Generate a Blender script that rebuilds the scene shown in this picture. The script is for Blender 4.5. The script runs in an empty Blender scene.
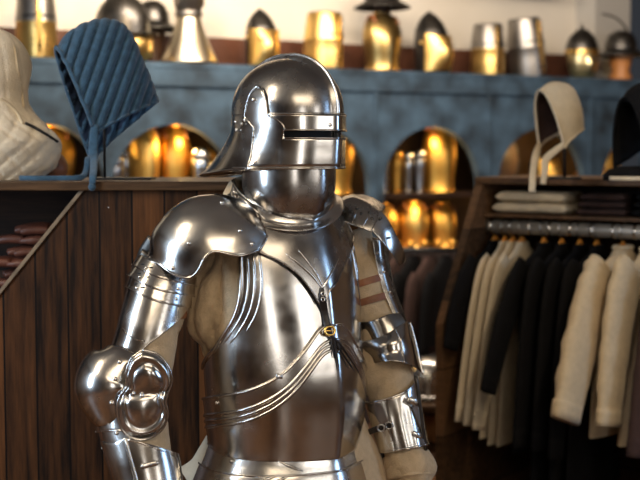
import bpy, bmesh, math, random
from mathutils import Vector, Matrix, noise
from mathutils.bvhtree import BVHTree
V = Vector; R = math.radians; PI = math.pi
sin, cos = math.sin, math.cos
random.seed(7)
sc = bpy.context.scene; COL = sc.collection

# ------------------------------------------------------------------ camera
F = 640 * 70 / 36.0; CZ = 1.55; TILT = math.atan(90 / F)
cd = bpy.data.cameras.new('camera'); cam = bpy.data.objects.new('camera', cd); COL.objects.link(cam)
cam.location = (0, 0, CZ); cam.rotation_euler = (PI / 2 - TILT, 0, 0)
cd.lens = 70; cd.sensor_width = 36; cd.clip_start = 0.05; cd.clip_end = 60
cd.dof.use_dof = True; cd.dof.focus_distance = 2.76; cd.dof.aperture_fstop = 3.3; cd.dof.aperture_blades = 0
sc.camera = cam
CAM = V((0, 0, CZ)); FW = V((0, cos(TILT), -sin(TILT))); UP = V((0, sin(TILT), cos(TILT)))
def ray(px, py):
    return (FW + V((1, 0, 0)) * ((px - 320) / F) - UP * ((py - 240) / F))
def P(px, py, Y):
    d = ray(px, py); return CAM + d * (Y / d.y)

# ------------------------------------------------------------------ world, light, exposure
w = bpy.data.worlds.new('world'); sc.world = w; w.use_nodes = True
w.node_tree.nodes['Background'].inputs[0].default_value = (0.55, 0.6, 0.7, 1)
w.node_tree.nodes['Background'].inputs[1].default_value = 0.05
sc.view_settings.view_transform = 'Standard'; sc.view_settings.look = 'None'
sc.view_settings.exposure = 0.1; sc.view_settings.gamma = 1.0; sc.view_settings.use_curve_mapping = False
def area(name, loc, target, sx, sy, power, color):
    l = bpy.data.lights.new(name, 'AREA'); l.shape = 'RECTANGLE'; l.size = sx; l.size_y = sy; l.energy = power; l.color = color
    o = bpy.data.objects.new(name, l); COL.objects.link(o); o.location = loc
    o.rotation_euler = (V(target) - V(loc)).to_track_quat('-Z', 'Y').to_euler(); return o
def spot(name, loc, target, power, color, angle=60, size=.06, blend=.6):
    l = bpy.data.lights.new(name, 'SPOT'); l.energy = power; l.color = color; l.spot_size = R(angle); l.spot_blend = blend; l.shadow_soft_size = size
    o = bpy.data.objects.new(name, l); COL.objects.link(o); o.location = loc
    o.rotation_euler = (V(target) - V(loc)).to_track_quat('-Z', 'Y').to_euler(); return o
def point(name, loc, power, color, size=.05):
    l = bpy.data.lights.new(name, 'POINT'); l.energy = power; l.color = color; l.shadow_soft_size = size
    o = bpy.data.objects.new(name, l); COL.objects.link(o); o.location = loc; return o
WARM = (1.0, .72, .40); COOL = (.62, .80, 1.0); NEUT = (1.0, .93, .84)
area('window_light_left', (-3.6, .9, 2.0), (-.3, 2.8, 1.2), .6, 1.8, 85, COOL)
area('window_light_front', (1.0, -3.7, 1.8), (0, 2.8, 1.2), 1.0, 1.9, 26, NEUT)
area('window_light_side', (3.6, -.9, 1.9), (.1, 2.8, 1.2), 1.2, 1.6, 22, NEUT)
area('window_light_right', (3.6, 2.0, 1.9), (.2, 2.9, 1.1), .7, 1.5, 24, (.40, .64, 1.0))
area('ceiling_light_front', (-1.9, 1.6, 3.0), (-1.5, 2.0, 0), .3, 1.8, 48, (1, .80, .56))
spot('track_spot_rack', (1.3, 2.2, 2.95), (1.0, 4.2, 1.0), 55, (1, .76, .48), 50, .05)
area('fill_light_middle', (.5, .3, 3.05), (.3, 1.2, 0), 2.2, 2.0, 60, (1, .80, .56))  # soft overhead fill, added to warm up the padding and hoods
area('ceiling_light_wall', (.2, 5.2, 2.95), (.8, 7.3, 2.15), 2.6, .25, 105, (1, .84, .66))
spot('shelf_spot_left', (-.8, 4.6, 2.75), (-1.1, 6.1, 1.9), 60, WARM, 75)

# ------------------------------------------------------------------ materials
def mat(name, color, rough=.6, metal=0.0, var=0.0, vscale=8.0, bump=0.0, bscale=40.0, rvar=0.0, spec=.5, stretch=(1, 1, 1), coat=0, sheen=0):
    m = bpy.data.materials.new(name); m.use_nodes = True; nt = m.node_tree; b = nt.nodes['Principled BSDF']
    b.inputs['Base Color'].default_value = (*color, 1); b.inputs['Roughness'].default_value = rough; b.inputs['Metallic'].default_value = metal
    b.inputs['Specular IOR Level'].default_value = spec
    if coat: b.inputs['Coat Weight'].default_value = coat
    if sheen: b.inputs['Sheen Weight'].default_value = sheen
    tc = nt.nodes.new('ShaderNodeTexCoord'); mp = nt.nodes.new('ShaderNodeMapping'); mp.inputs['Scale'].default_value = stretch
    nt.links.new(tc.outputs['Object'], mp.inputs[0])
    if var or rvar:
        n = nt.nodes.new('ShaderNodeTexNoise'); n.inputs['Scale'].default_value = vscale; n.inputs['Detail'].default_value = 5
        nt.links.new(mp.outputs[0], n.inputs['Vector'])
        if var:
            mr = nt.nodes.new('ShaderNodeMapRange'); mr.inputs[1].default_value = .3; mr.inputs[2].default_value = .7
            mr.inputs[3].default_value = 1 - var; mr.inputs[4].default_value = 1 + var
            nt.links.new(n.outputs[0], mr.inputs[0])
            mx = nt.nodes.new('ShaderNodeVectorMath'); mx.operation = 'SCALE'; mx.inputs[0].default_value = color
            nt.links.new(mr.outputs[0], mx.inputs['Scale']); nt.links.new(mx.outputs[0], b.inputs['Base Color'])
        if rvar:
            mr = nt.nodes.new('ShaderNodeMapRange'); mr.inputs[1].default_value = .3; mr.inputs[2].default_value = .7
            mr.inputs[3].default_value = max(0, rough - rvar); mr.inputs[4].default_value = rough + rvar
            nt.links.new(n.outputs[0], mr.inputs[0]); nt.links.new(mr.outputs[0], b.inputs['Roughness'])
    if bump:
        n2 = nt.nodes.new('ShaderNodeTexNoise'); n2.inputs['Scale'].default_value = bscale; n2.inputs['Detail'].default_value = 3
        nt.links.new(mp.outputs[0], n2.inputs['Vector'])
        bp = nt.nodes.new('ShaderNodeBump'); bp.inputs['Strength'].default_value = bump; bp.inputs['Distance'].default_value = .01
        nt.links.new(n2.outputs[0], bp.inputs['Height']); nt.links.new(bp.outputs[0], b.inputs['Normal'])
    return m
def wood_mat(name, c1, c2, plank=.09, axis='X', rough=.5, gap=.06):
    m = bpy.data.materials.new(name); m.use_nodes = True; nt = m.node_tree; b = nt.nodes['Principled BSDF']; L = nt.links.new
    b.inputs['Roughness'].default_value = rough; b.inputs['Specular IOR Level'].default_value = .22
    tc = nt.nodes.new('ShaderNodeTexCoord'); sp = nt.nodes.new('ShaderNodeSeparateXYZ'); L(tc.outputs['Object'], sp.inputs[0])
    dv = nt.nodes.new('ShaderNodeMath'); dv.operation = 'DIVIDE'; dv.inputs[1].default_value = plank; L(sp.outputs[axis], dv.inputs[0])
    fl = nt.nodes.new('ShaderNodeMath'); fl.operation = 'FLOOR'; L(dv.outputs[0], fl.inputs[0])
    fr = nt.nodes.new('ShaderNodeMath'); fr.operation = 'FRACT'; L(dv.outputs[0], fr.inputs[0])
    wn = nt.nodes.new('ShaderNodeTexWhiteNoise'); wn.noise_dimensions = '1D'; L(fl.outputs[0], wn.inputs['W'])
    mp = nt.nodes.new('ShaderNodeMapping'); s = {'X': (22, 22, 1.6), 'Y': (1.6, 22, 22), 'Z': (1.6, 22, 22)}[axis]; mp.inputs['Scale'].default_value = s
    L(tc.outputs['Object'], mp.inputs[0]); L(wn.outputs['Color'], mp.inputs['Location'])
    n = nt.nodes.new('ShaderNodeTexNoise'); n.inputs['Scale'].default_value = 2.4; n.inputs['Detail'].default_value = 7; n.inputs['Roughness'].default_value = .65
    L(mp.outputs[0], n.inputs['Vector'])
    ad = nt.nodes.new('ShaderNodeMath'); ad.operation = 'MULTIPLY_ADD'; ad.inputs[1].default_value = .45; L(wn.outputs['Value'], ad.inputs[0]); L(n.outputs[0], ad.inputs[2])
    cr = nt.nodes.new('ShaderNodeValToRGB'); cr.color_ramp.elements[0].position = .42; cr.color_ramp.elements[1].position = 1.05
    cr.color_ramp.elements[0].color = (*c1, 1); cr.color_ramp.elements[1].color = (*c2, 1); L(ad.outputs[0], cr.inputs[0])
    lt = nt.nodes.new('ShaderNodeMath'); lt.operation = 'GREATER_THAN'; lt.inputs[1].default_value = gap; L(fr.outputs[0], lt.inputs[0])
    mx = nt.nodes.new('ShaderNodeMixRGB'); mx.inputs[1].default_value = (c1[0] * .25, c1[1] * .25, c1[2] * .25, 1)
    L(lt.outputs[0], mx.inputs[0]); L(cr.outputs[0], mx.inputs[2]); L(mx.outputs[0], b.inputs['Base Color'])
    bp = nt.nodes.new('ShaderNodeBump'); bp.inputs['Strength'].default_value = .35; bp.inputs['Distance'].default_value = .004
    mu = nt.nodes.new('ShaderNodeMath'); mu.operation = 'MULTIPLY'; L(lt.outputs[0], mu.inputs[0]); L(n.outputs[0], mu.inputs[1]); L(mu.outputs[0], bp.inputs['Height'])
    L(bp.outputs[0], b.inputs['Normal']); return m
STEEL = mat('polished_steel', (.60, .585, .565), .20, 1, .10, 14, .10, 7, .08)
STEEL_D = mat('worn_steel', (.42, .41, .40), .24, 1, .14, 18, .10, 8, .08)
STEEL_B = mat('bright_steel', (.72, .71, .69), .24, 1, .06, 16, .04, 30, .06)
IRON = mat('dark_iron', (.10, .095, .09), .38, 1, .2, 20)
BRASS = mat('brass', (.78, .50, .16), .28, 1, .12, 12, 0, 0, .08)
GOLD = mat('gold_brass', (.9, .62, .2), .22, 1)
LINEN = mat('quilted_linen', (.52, .395, .25), .95, 0, .10, 60, .35, 240, sheen=.2)
CREAM = mat('cream_cotton', (.60, .49, .33), .95, 0, .07, 50, .3, 260, sheen=.2)
CREAM_P = mat('pale_cream_cotton', (.60, .52, .39), .95, 0, .06, 40, .2, 200)
BLUE_C = mat('blue_cotton', (.030, .085, .150), .92, 0, .28, 55, .4, 220, sheen=.3)
BLUE_D = mat('dark_blue_lining', (.012, .025, .055), .95)
BLACK_C = mat('black_wool', (.006, .006, .007), .95, 0, .2, 30, spec=.15)
BROWN_C = mat('dark_brown_wool', (.045, .022, .018), .95, 0, .2, 30)
LEATHER = mat('brown_leather', (.24, .09, .035), .5, 0, .25, 25, .2, 90)
LEATHER_D = mat('black_leather', (.018, .014, .012), .42, 0, .2, 25, .2, 90)
GLOVE_M = mat('red_brown_leather', (.105, .036, .022), .5, 0, .3, 25, .2, 80)
TRIM_BK = mat('black_ribbon', (.012, .012, .012), .7)
BLACK_M = mat('black_painted_metal', (.012, .012, .013), .4)
WOOD = wood_mat('stained_planks', (.008, .0033, .0014), (.14, .054, .017), .083)
WOOD_S = wood_mat('stained_slab', (.035, .02, .011), (.20, .11, .055), .8, 'Y', .42, 0)
WOOD_D = wood_mat('dark_wood', (.018, .009, .006), (.085, .04, .02), .3, 'Z', .55, .02)
WOOD_E = mat('weathered_edge', (.20, .15, .10), .7, 0, .3, 40)
WOOD_R = wood_mat('rack_wood', (.03, .017, .009), (.16, .085, .042), .25, 'Z', .5, .02)
HANG = mat('orange_varnished_wood', (.62, .26, .04), .35)
RAIL = mat('grey_steel_rail', (.40, .39, .37), .5, .6)
PLASTER = mat('white_plaster', (.72, .66, .57), .9, 0, .04, 3, .1, 60)
BLUEWALL = mat('blue_grey_limewash', (.033, .062, .097), .8, 0, .7, 6.5, .25, 14)
FLOOR_M = wood_mat('floor_boards', (.05, .022, .012), (.22, .11, .055), .14, 'X', .4, .03)
DARKWALL = mat('brown_wall', (.16, .105, .065), .85, 0, .2, 3)
CEIL_M = mat('ceiling_paint', (.42, .36, .29), .9)
BEAM_M = mat('grey_beam', (.22, .21, .19), .85, 0, .1, 5)

# ------------------------------------------------------------------ mesh helpers
def crom(p, t):
    n = len(p)
    if n == 1: return p[0].copy()
    t = max(0, min(n - 1 - 1e-9, t)); i = int(t); f = t - i
    a, b = p[i], p[i + 1]; z = p[i - 1] if i > 0 else a * 2 - b; c = p[i + 2] if i + 2 < n else b * 2 - a
    return ((b * 2) * 0 + a * 2 + (b - z) * f + (z * 2 - a * 5 + b * 4 - c) * (f * f) + (a * 3 - z - b * 3 + c) * (f ** 3)) * .5
def resample(p, n):
    return [crom(p, k * (len(p) - 1) / (n - 1)) for k in range(n)]
def lerp_tab(tab, x):
    if x <= tab[0][0]: return tab[0][1:]
    for a, b in zip(tab, tab[1:]):
        if x <= b[0]:
            f = (x - a[0]) / (b[0] - a[0]); return [u + (v - u) * f for u, v in zip(a[1:], b[1:])]
    return tab[-1][1:]
def smooth_tab(tab, x):
    pts = [V(t[1:4]) if len(t) >= 4 else V((t[1], t[2], 0)) for t in tab]
    if x <= tab[0][0]: return pts[0]
    for i, (a, b) in enumerate(zip(tab, tab[1:])):
        if x <= b[0]: return crom(pts, i + (x - a[0]) / (b[0] - a[0]))
    return pts[-1]
class MB:
    def __init__(s): s.v = []; s.f = []
    def grid(s, rows, cu=False, cv=False, skip=None):
        b = len(s.v); nr = len(rows); nc = len(rows[0])
        for r in rows: s.v += [V(p) for p in r]
        for i in range(nr if cv else nr - 1):
            for j in range(nc if cu else nc - 1):
                if skip and skip(i, j): continue
                i2 = (i + 1) % nr; j2 = (j + 1) % nc
                s.f.append((b + i * nc + j, b + i * nc + j2, b + i2 * nc + j2, b + i2 * nc + j))
        return s
    def poly(s, pts):
        b = len(s.v); s.v += [V(p) for p in pts]; s.f.append(tuple(range(b, b + len(pts)))); return s
    def box(s, c, size, rot=None):
        b = len(s.v); c = V(c); hx, hy, hz = [q / 2 for q in size]
        for x in (-hx, hx):
            for y in (-hy, hy):
                for z in (-hz, hz):
                    p = V((x, y, z)); p = rot @ p if rot else p; s.v.append(c + p)
        for q in ((0, 1, 3, 2), (4, 6, 7, 5), (0, 4, 5, 1), (2, 3, 7, 6), (0, 2, 6, 4), (1, 5, 7, 3)): s.f.append(tuple(b + k for k in q))
        return s
    def tube(s, path, rad, n=12, caps=True, samples=None, ref=None, mod=None, arc=None):
        """tube along a smooth path; rad is a number, or one number / (side, depth) pair per control point"""
        path = [V(p) for p in path]
        rr = rad if isinstance(rad, (list, tuple)) else [rad] * len(path)
        rr = [V((q[0], q[1], 0)) if isinstance(q, (list, tuple)) else V((q, q, 0)) for q in rr]
        m = samples or (2 if len(path) == 2 else len(path) * 4)
        pts = resample(path, m); ra = resample(rr, m)
        tang = [(pts[min(i + 1, m - 1)] - pts[max(i - 1, 0)]).normalized() for i in range(m)]
        u = V(ref) if ref else (V((0, 0, 1)) if abs(tang[0].z) < .9 else V((1, 0, 0)))
        rows = []
        for i in range(m):
            t = tang[i]; base = V(ref) if ref else u
            u = (base - t * base.dot(t)).normalized(); v = t.cross(u); row = []
            for k in range(n):
                a = 2 * PI * k / n if arc is None else arc[0] + (arc[1] - arc[0]) * k / (n - 1)
                g = mod(i / (m - 1), a) if mod else 0
                row.append(pts[i] + u * cos(a) * (ra[i].x + g) + v * sin(a) * (ra[i].y + g))
            rows.append(row)
        s.grid(rows, cu=arc is None)
        if caps and arc is None: s.poly(rows[0][::-1]); s.poly(rows[-1])
        return s
    def ball(s, c, r, n=12, m=8, rot=None):
        r = r if isinstance(r, (tuple, list)) else (r, r, r); c = V(c); rows = []
        for i in range(m + 1):
            t = PI * i / m; row = []
            for k in range(n):
                a = 2 * PI * k / n; p = V((r[0] * sin(t) * cos(a), r[1] * sin(t) * sin(a), r[2] * cos(t)))
                row.append(c + (rot @ p if rot else p))
            rows.append(row)
        return s.grid(rows, cu=True)
    def lathe(s, prof, n=32, c=(0, 0, 0), sx=1, sy=1, mod=None):
        c = V(c); rows = []
        for i, (r, z) in enumerate(prof):
            rows.append([c + V((r * sx * cos(2 * PI * k / n), r * sy * sin(2 * PI * k / n), z)) * 1 + (mod(i, 2 * PI * k / n) if mod else V((0, 0, 0))) for k in range(n)])
        return s.grid(rows, cu=True)
    def bvh(s): return BVHTree.FromPolygons(s.v, s.f)
def obj(name, mb, m, parent=None, off=None, smooth=True, sub=0, solid=0, bevel=0, so=-1):
    me = bpy.data.meshes.new(name); off = V(off) if off else V((0, 0, 0))
    me.from_pydata([tuple(p - off) for p in mb.v], [], mb.f); me.update()
    bm = bmesh.new(); bm.from_mesh(me); bmesh.ops.remove_doubles(bm, verts=bm.verts, dist=1e-6); bmesh.ops.recalc_face_normals(bm, faces=bm.faces); bm.to_mesh(me); bm.free()
    me.materials.append(m)
    for p in me.polygons: p.use_smooth = smooth
    o = bpy.data.objects.new(name, me); COL.objects.link(o)
    if parent: o.parent = parent
    if solid:
        md = o.modifiers.new('solidify', 'SOLIDIFY'); md.thickness = solid; md.offset = so
    if bevel:
        md = o.modifiers.new('bevel', 'BEVEL'); md.width = bevel; md.segments = 2; md.limit_method = 'ANGLE'
    if sub:
        md = o.modifiers.new('subsurf', 'SUBSURF'); md.levels = sub; md.render_levels = sub
    return o
def tag(o, label=None, cat=None, group=None, kind=None):
    if label: o['label'] = label
    if cat: o['category'] = cat
    if group: o['group'] = group
    if kind: o['kind'] = kind
    return o
def thing(name, loc, label, cat, group=None, rz=0):
    o = bpy.data.objects.new(name, None); COL.objects.link(o); o.location = loc; o.rotation_euler = (0, 0, rz); o.empty_display_size = .1
    return tag(o, label, cat, group)
def copy_tree(o, parent=None):
    c = o.copy(); COL.objects.link(c)
    if parent: c.parent = parent
    for ch in list(o.children): copy_tree(ch, c)
    return c
def struct(name, mb, m, **k):
    return tag(obj(name, mb, m, **k), kind='structure')
def fnoise(p, s): return noise.noise(V(p) * s)

# ------------------------------------------------------------------ the room
# the display wall recedes to the right: 6.0 m away at the left of the frame, 7.8 m at the right
def wy(px): return 1 / (.16667 + (px - 30) * -6.75e-5)
def WP(px, py, d=0.0):
    p = P(px, py, wy(px)); return p + WN * d
A_ = V(((30 - 320) * 6.0 / F, 6.0, 0)); B_ = V(((600 - 320) * 7.8 / F, 7.8, 0))
WD = (B_ - A_).normalized(); WN = V((WD.y, -WD.x, 0))          # along the wall, and out of it towards the room
WROT = math.atan2(WD.y, WD.x); WM = Matrix.Rotation(WROT, 3, 'Z')
def WS(px): return (V((P(px, 150, wy(px)).x, wy(px), 0)) - A_).dot(WD)      # distance along the wall
def wall_pt(s, d, z): return A_ + WD * s + WN * d + V((0, 0, z))
ZT = 1.965                                                     # top of the blue arcade
def wall_box(s0, s1, d0, d1, z0, z1):
    return MB().box(wall_pt((s0 + s1) / 2, (d0 + d1) / 2, (z0 + z1) / 2), (s1 - s0, d1 - d0, z1 - z0), WM)
struct('floor', MB().box((0, 3, -.05), (9, 16, .1)), FLOOR_M, smooth=False)
struct('ceiling', MB().box((0, 3, 3.15), (9, 16, .1)), CEIL_M, smooth=False)
struct('wall_left', MB().box((-3.9, 2, 1.55), (.1, 14, 3.1)), DARKWALL, smooth=False)
struct('wall_right', MB().box((3.9, 2.0, 1.55), (.1, 14, 3.1)), DARKWALL, smooth=False)
struct('wall_front', MB().box((0, -4.0, 1.55), (8, .1, 3.1)), mat('tan_wall', (.42, .33, .23), .85, 0, .1, 3), smooth=False)
struct('wall_back', wall_box(-3.5, 4.2, -.62, -.55, 0, 3.1), PLASTER, smooth=False)
struct('trim_1', wall_box(-3.5, 3.5, -.55, -.30, 2.57, 2.77), BEAM_M, smooth=False)
S0 = WS(620)
struct('wall_corner', wall_box(S0 + .10, 4.2, -.55, -.36, ZT, 3.1), mat('grey_plaster', (.42, .40, .37), .9, 0, .05, 4), smooth=False)

# blue arcade with round-headed openings
arch_c = [WS(40), WS(173.5), WS(318), WS(433), WS(542), WS(640) + .02, WS(640) + .83]; AR = .335; ZS = 1.345; ZB = .97
def arcade():
    mb = MB(); s_prev = -2.6; n = 24
    def quad_strip(ptsA, ptsB):
        mb.grid([ptsA, ptsB])
    for c in arch_c + [None]:
        s1 = (c - AR) if c is not None else 4.0
        for d in (0, -.05):
            mb.poly([wall_pt(s_prev, d, ZB), wall_pt(s1, d, ZB), wall_pt(s1, d, ZT), wall_pt(s_prev, d, ZT)])
        if c is None: break
        arc = [(c - AR * cos(PI * k / n), ZS + AR * sin(PI * k / n)) for k in range(n + 1)]
        for d in (0, -.05):
            quad_strip([wall_pt(x, d, z) for x, z in arc], [wall_pt(x, d, ZT) for x, z in arc])
        full = [(c - AR, ZB)] + arc + [(c + AR, ZB)]
        quad_strip([wall_pt(x, 0, z) for x, z in full], [wall_pt(x, -.05, z) for x, z in full])
        s_prev = c + AR
    return mb
ar = struct('wall_arcade', arcade(), BLUEWALL, smooth=False)
struct('trim_2', wall_box(-2.6, 4.0, -.5, .02, ZT, ZT + .028), BLUEWALL, smooth=False)
struct('trim_3', wall_box(-2.6, 4.0, .0, .016, ZT - .09, ZT), BLUEWALL, smooth=False)
def pil(px): return wall_box(WS(px) - .012, WS(px) + .012, 0, .012, ZB, ZT - .09)
for i, px in enumerate((372 + 3, 488, 590)): struct('trim_%d' % (4 + i), pil(px), BLUEWALL, smooth=False)
struct('wall_arcade_base', wall_box(-2.6, 4.0, -.05, 0, 0, ZB), mat('dark_panel', (.02, .012, .01), .7, 0, .3, 6), smooth=False)
struct('trim_7', wall_box(-2.6, 4.0, -.5, -.46, ZT + .028, ZT + .21), mat('reddish_board', (.10, .035, .018), .55, 0, .3, 10), smooth=False)
niche_back = struct('wall_niche', wall_box(-2.6, 4.0, -.55, -.51, .0, ZT), mat('niche_wall', (.07, .035, .013), .8, 0, .3, 5), smooth=False)
tag(obj('niche_shelf', wall_box(-2.6, 4.0, -.51, -.052, 1.275, 1.30), WOOD_D, smooth=False), 'long dark wooden shelf board running behind the blue arches', 'shelf')
tag(obj('niche_shelf', wall_box(-2.6, 4.0, -.51, -.052, ZB - .03, ZB), WOOD_D, smooth=False), 'lower dark wooden shelf board at the foot of the blue arches', 'shelf')
for i, (c, pw) in enumerate(zip(arch_c[:6], (3.2, 3, 2.4, 2.5, 1.9, 2.2))):
    point('niche_lamp_%d' % i, wall_pt(c + .12, -.17, 1.60), pw, (1, .62, .22), .04)
    point('niche_lamp_low_%d' % i, wall_pt(c, -.13, 1.25), pw * .5, (1, .6, .2), .03)

# ------------------------------------------------------------------ suit of armor
C0 = V((-.086, 2.90, 0)); TH = R(42)
SUIT = thing('suit_of_armor', (C0.x, C0.y, 0), 'polished steel suit of plate armor with visored helmet over quilted cream padding', 'armor')
SO = SUIT.location.copy()
def part(name, mb, m, parent=SUIT, **k): return obj(name, mb, m, parent, SO, **k)
def axes(th): return V((cos(th), sin(th), 0)), V((sin(th), -cos(th), 0))
LX, FX = axes(TH)
TT = [(q[0], q[1] * 1.065, q[2], q[3]) for q in [(.80, .186, .158, .0), (.865, .172, .160, .006), (.93, .176, .168, .006), (1.00, .181, .172, .004), (1.06, .184, .170, .002), (1.15, .186, .158, 0),
      (1.25, .182, .142, 0), (1.33, .170, .122, 0), (1.40, .135, .092, 0), (1.46, .080, .062, 0)]]
def Tp(phi, z, o=0.0):
    def raw(phi, z):
        a, b, c = smooth_tab(TT, z)
        rid = .018 * math.exp(-abs(phi) / .24) if abs(phi) < 1.5 else 0
        return C0 + LX * (a * sin(phi)) + FX * (b * cos(phi) + rid + c) + V((0, 0, z))
    p = raw(phi, z)
    if o:
        n = (raw(phi + .01, z) - raw(phi - .01, z)).cross(raw(phi, z + .004) - raw(phi, z - .004))
        p = p + n.normalized() * o
    return p
def Tinv(p):
    a, b, c = smooth_tab(TT, p.z); q = p - C0; return math.atan2(q.dot(LX) / a, (q.dot(FX) - c) / b), p.z
def bvh_of(fn, us, vs):
    return MB().grid([[fn(u, v) for u in us] for v in vs], cu=False).bvh()
def lin(a, b, n): return [a + (b - a) * k / (n - 1) for k in range(n)]
TB = bvh_of(Tp, lin(-PI, PI, 260), lin(.80, 1.46, 170))
def hit(bv, px, py, Y0=2.85):
    d = ray(px, py).normalized(); h = bv.ray_cast(CAM, d)
    if h[0]: return h[0], (h[1] if h[1].dot(d) < 0 else -h[1])
    best = None
    for k in range(60):
        q = CAM + d * (Y0 - .35 + .7 * k / 59) / d.y; f = bv.find_nearest(q)
        if f[0] and (best is None or f[3] < best[2]): best = (f[0], f[1], f[3])
    n = best[1]; return best[0], (n if n.dot(d) < 0.2 else -n)
def drape(bv, rows, off, nc=14, nr=14, ext=(0, 0), top=0, relax=3, Y0=2.85):
    """plate whose edge curves follow the drawn rows, laid on a body surface; ext/top carry it round behind the outline"""
    rows = [resample([V((x, y, 0)) for x, y in r], nc) for r in rows]
    cols = [resample([r[j] for r in rows], nr) for j in range(nc)]
    g = []
    for i in range(nr):
        row = []
        for j in range(nc):
            p, n = hit(bv, cols[j][i].x, cols[j][i].y, Y0); row.append(p + n * off)
        g.append(row)
    def back(p, k):
        d = (p - CAM).normalized(); f = bv.find_nearest(p + d * k); n = f[1]
        c = (p + d * k) - f[0]
        if c.length > 1e-6 and n.dot(c) < 0: n = -n
        return f[0] + n * off
    for i in range(nr):
        if ext[0]: g[i] = [back(g[i][0], ext[0] * k) for k in (3, 2, 1)] + g[i]
        if ext[1]: g[i] = g[i] + [back(g[i][-1], ext[1] * k) for k in (1, 2, 3)]
    if top: g = [[back(p, top * k) for p in g[0]] for k in (2, 1)] + g
    for _ in range(relax):
        h = [[p.copy() for p in r] for r in g]
        for i in range(1, len(g) - 1):
            for j in range(1, len(g[0]) - 1):
                h[i][j] = g[i][j] * .5 + (g[i - 1][j] + g[i + 1][j] + g[i][j - 1] + g[i][j + 1]) * .125
        g = h
    return g
def plate(name, g, m=STEEL, parent=SUIT, th=.0022, sub=2):
    return part(name, MB().grid(g), m, parent, solid=th, sub=sub, so=0)
def rim(name, pts, r, parent, m=STEEL, n=8, samples=None):
    return part(name, MB().tube(pts, r, n, samples=samples or max(12, len(pts) * 3)), m, parent)
def patch(rows, nc=12, nr=10):
    g = [resample([P(*q) for q in r], nc) for r in rows]
    return [list(r) for r in zip(*[resample([r[j] for r in g], nr) for j in range(nc)])]
def rivet(bv, px, py, parent, r=.0046, m=STEEL_B, Y0=2.8, off=.004):
    p, n = hit(bv, px, py, Y0); q = n.to_track_quat('Z', 'Y').to_matrix()
    return part('rivet', MB().ball(p + n * (off + .001), (r * 1.2, r * 1.2, r * .8), 12, 8, q), m, parent)

# padded garment under the plates ------------------------------------------------
def wrinkle(mb, amp, s, amp2=0, s2=1):
    bm_v = []
    for p in mb.v:
        d = fnoise(p, s) * amp + (fnoise(p + V((3, 1, 2)), s2) * amp2 if amp2 else 0)
        bm_v.append(p + V((d, -abs(d) * .9, d * .5)))
    mb.v = bm_v; return mb
body = MB().grid([[Tp(2 * PI * k / 48, z, -.014) for k in range(48)] for z in lin(.82, 1.44, 22)], cu=True)
body.grid([[C0 + V((rx * cos(a) + .022, ry * sin(a) + .03, z)) for a in lin(0, 2 * PI, 65)[:-1]] for z, rx, ry in
           ((1.02, .13, .11), (.94, .160, .12), (.87, .188, .14), (.80, .222, .155), (.70, .25, .18), (.55, .27, .20))], cu=True)
padding = part('padded_jacket', body, LINEN, sub=1, smooth=True)
AX1 = [P(172, 258, 2.80), P(159, 292, 2.78), P(147, 340, 2.745), P(135, 384, 2.725), P(135, 420, 2.715), P(142, 455, 2.69), P(149, 486, 2.67), P(160, 560, 2.62)]
AR1 = [.048, .068, .066, .068, .072, .066, .061, .045]
AX2 = [P(348, 232, 3.03), P(364, 280, 3.02), P(378, 328, 3.0), P(388, 375, 2.975), P(397, 420, 2.945), P(406, 456, 2.92), P(409, 478, 2.90)]
AR2 = [.046, .048, .050, .057, .050, .045, .052]
def folds(t, a): return .010 * (1.6 * abs(sin(17 * t + 1.1 * sin(a + 1) + 1.3 * sin(5 * t))) ** .7 - .9) * (0.65 + .35 * cos(a + 5 * t))
part('sleeve', wrinkle(MB().tube(AX1, AR1, 40, samples=70, mod=folds, ref=(1, 0, 0)), .007, 16), LINEN)
part('sleeve', wrinkle(MB().tube([P(246, 238, 2.86), P(228, 268, 2.845), P(214, 300, 2.835), P(214, 326, 2.845), P(226, 352, 2.89)], [.048, .052, .057, .050, .030], 72, samples=60, mod=lambda t, a: .0085 * (1.7 * abs(sin(3.5 * a + 2.4 * t + .6 * sin(7 * t))) ** .6 - 1.1) + .5 * folds(t, a), ref=(1, 0, 0)), .010, 17, .003, 45), LINEN)
far_sleeve = MB().tube(AX2, AR2, 40, samples=70, mod=folds, ref=(1, 0, 0))
part('sleeve', wrinkle(far_sleeve, .005, 16), LINEN)
cuff = MB().tube([P(400, 449, 2.93), P(405, 458, 2.92), P(411, 468, 2.91), P(412, 478, 2.90), P(411, 483, 2.895)], [.044, .055, .058, .046, .034], 36, samples=24, mod=lambda t, a: .003 * sin(6 * a))
part('cuff', wrinkle(cuff, .006, 22), LINEN)
part('glove_stump', MB().tube([P(411, 478, 2.90), P(413, 500, 2.88), P(412, 535, 2.86)], [.036, .04, .025], 20, samples=10), LINEN)
fl = patch([[(206, 434, 2.90), (198, 448, 2.89), (190, 460, 2.89), (177, 468, 2.90)], [(212, 440, 2.88), (203, 456, 2.865), (194, 470, 2.865), (184, 477, 2.875)], [(216, 452, 2.86), (210, 468, 2.84), (202, 482, 2.84), (192, 490, 2.85)]], 18, 12)
part('skirt_flap', wrinkle(MB().grid(fl), .003, 30), CREAM_P, padding, solid=.008, sub=1)
S1 = MB().tube(AX1, [r + .001 for r in AR1], 72, samples=200, ref=(1, 0, 0)).bvh()
S2 = MB().tube(AX2, AR2, 72, samples=200, ref=(1, 0, 0)).bvh()

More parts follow.
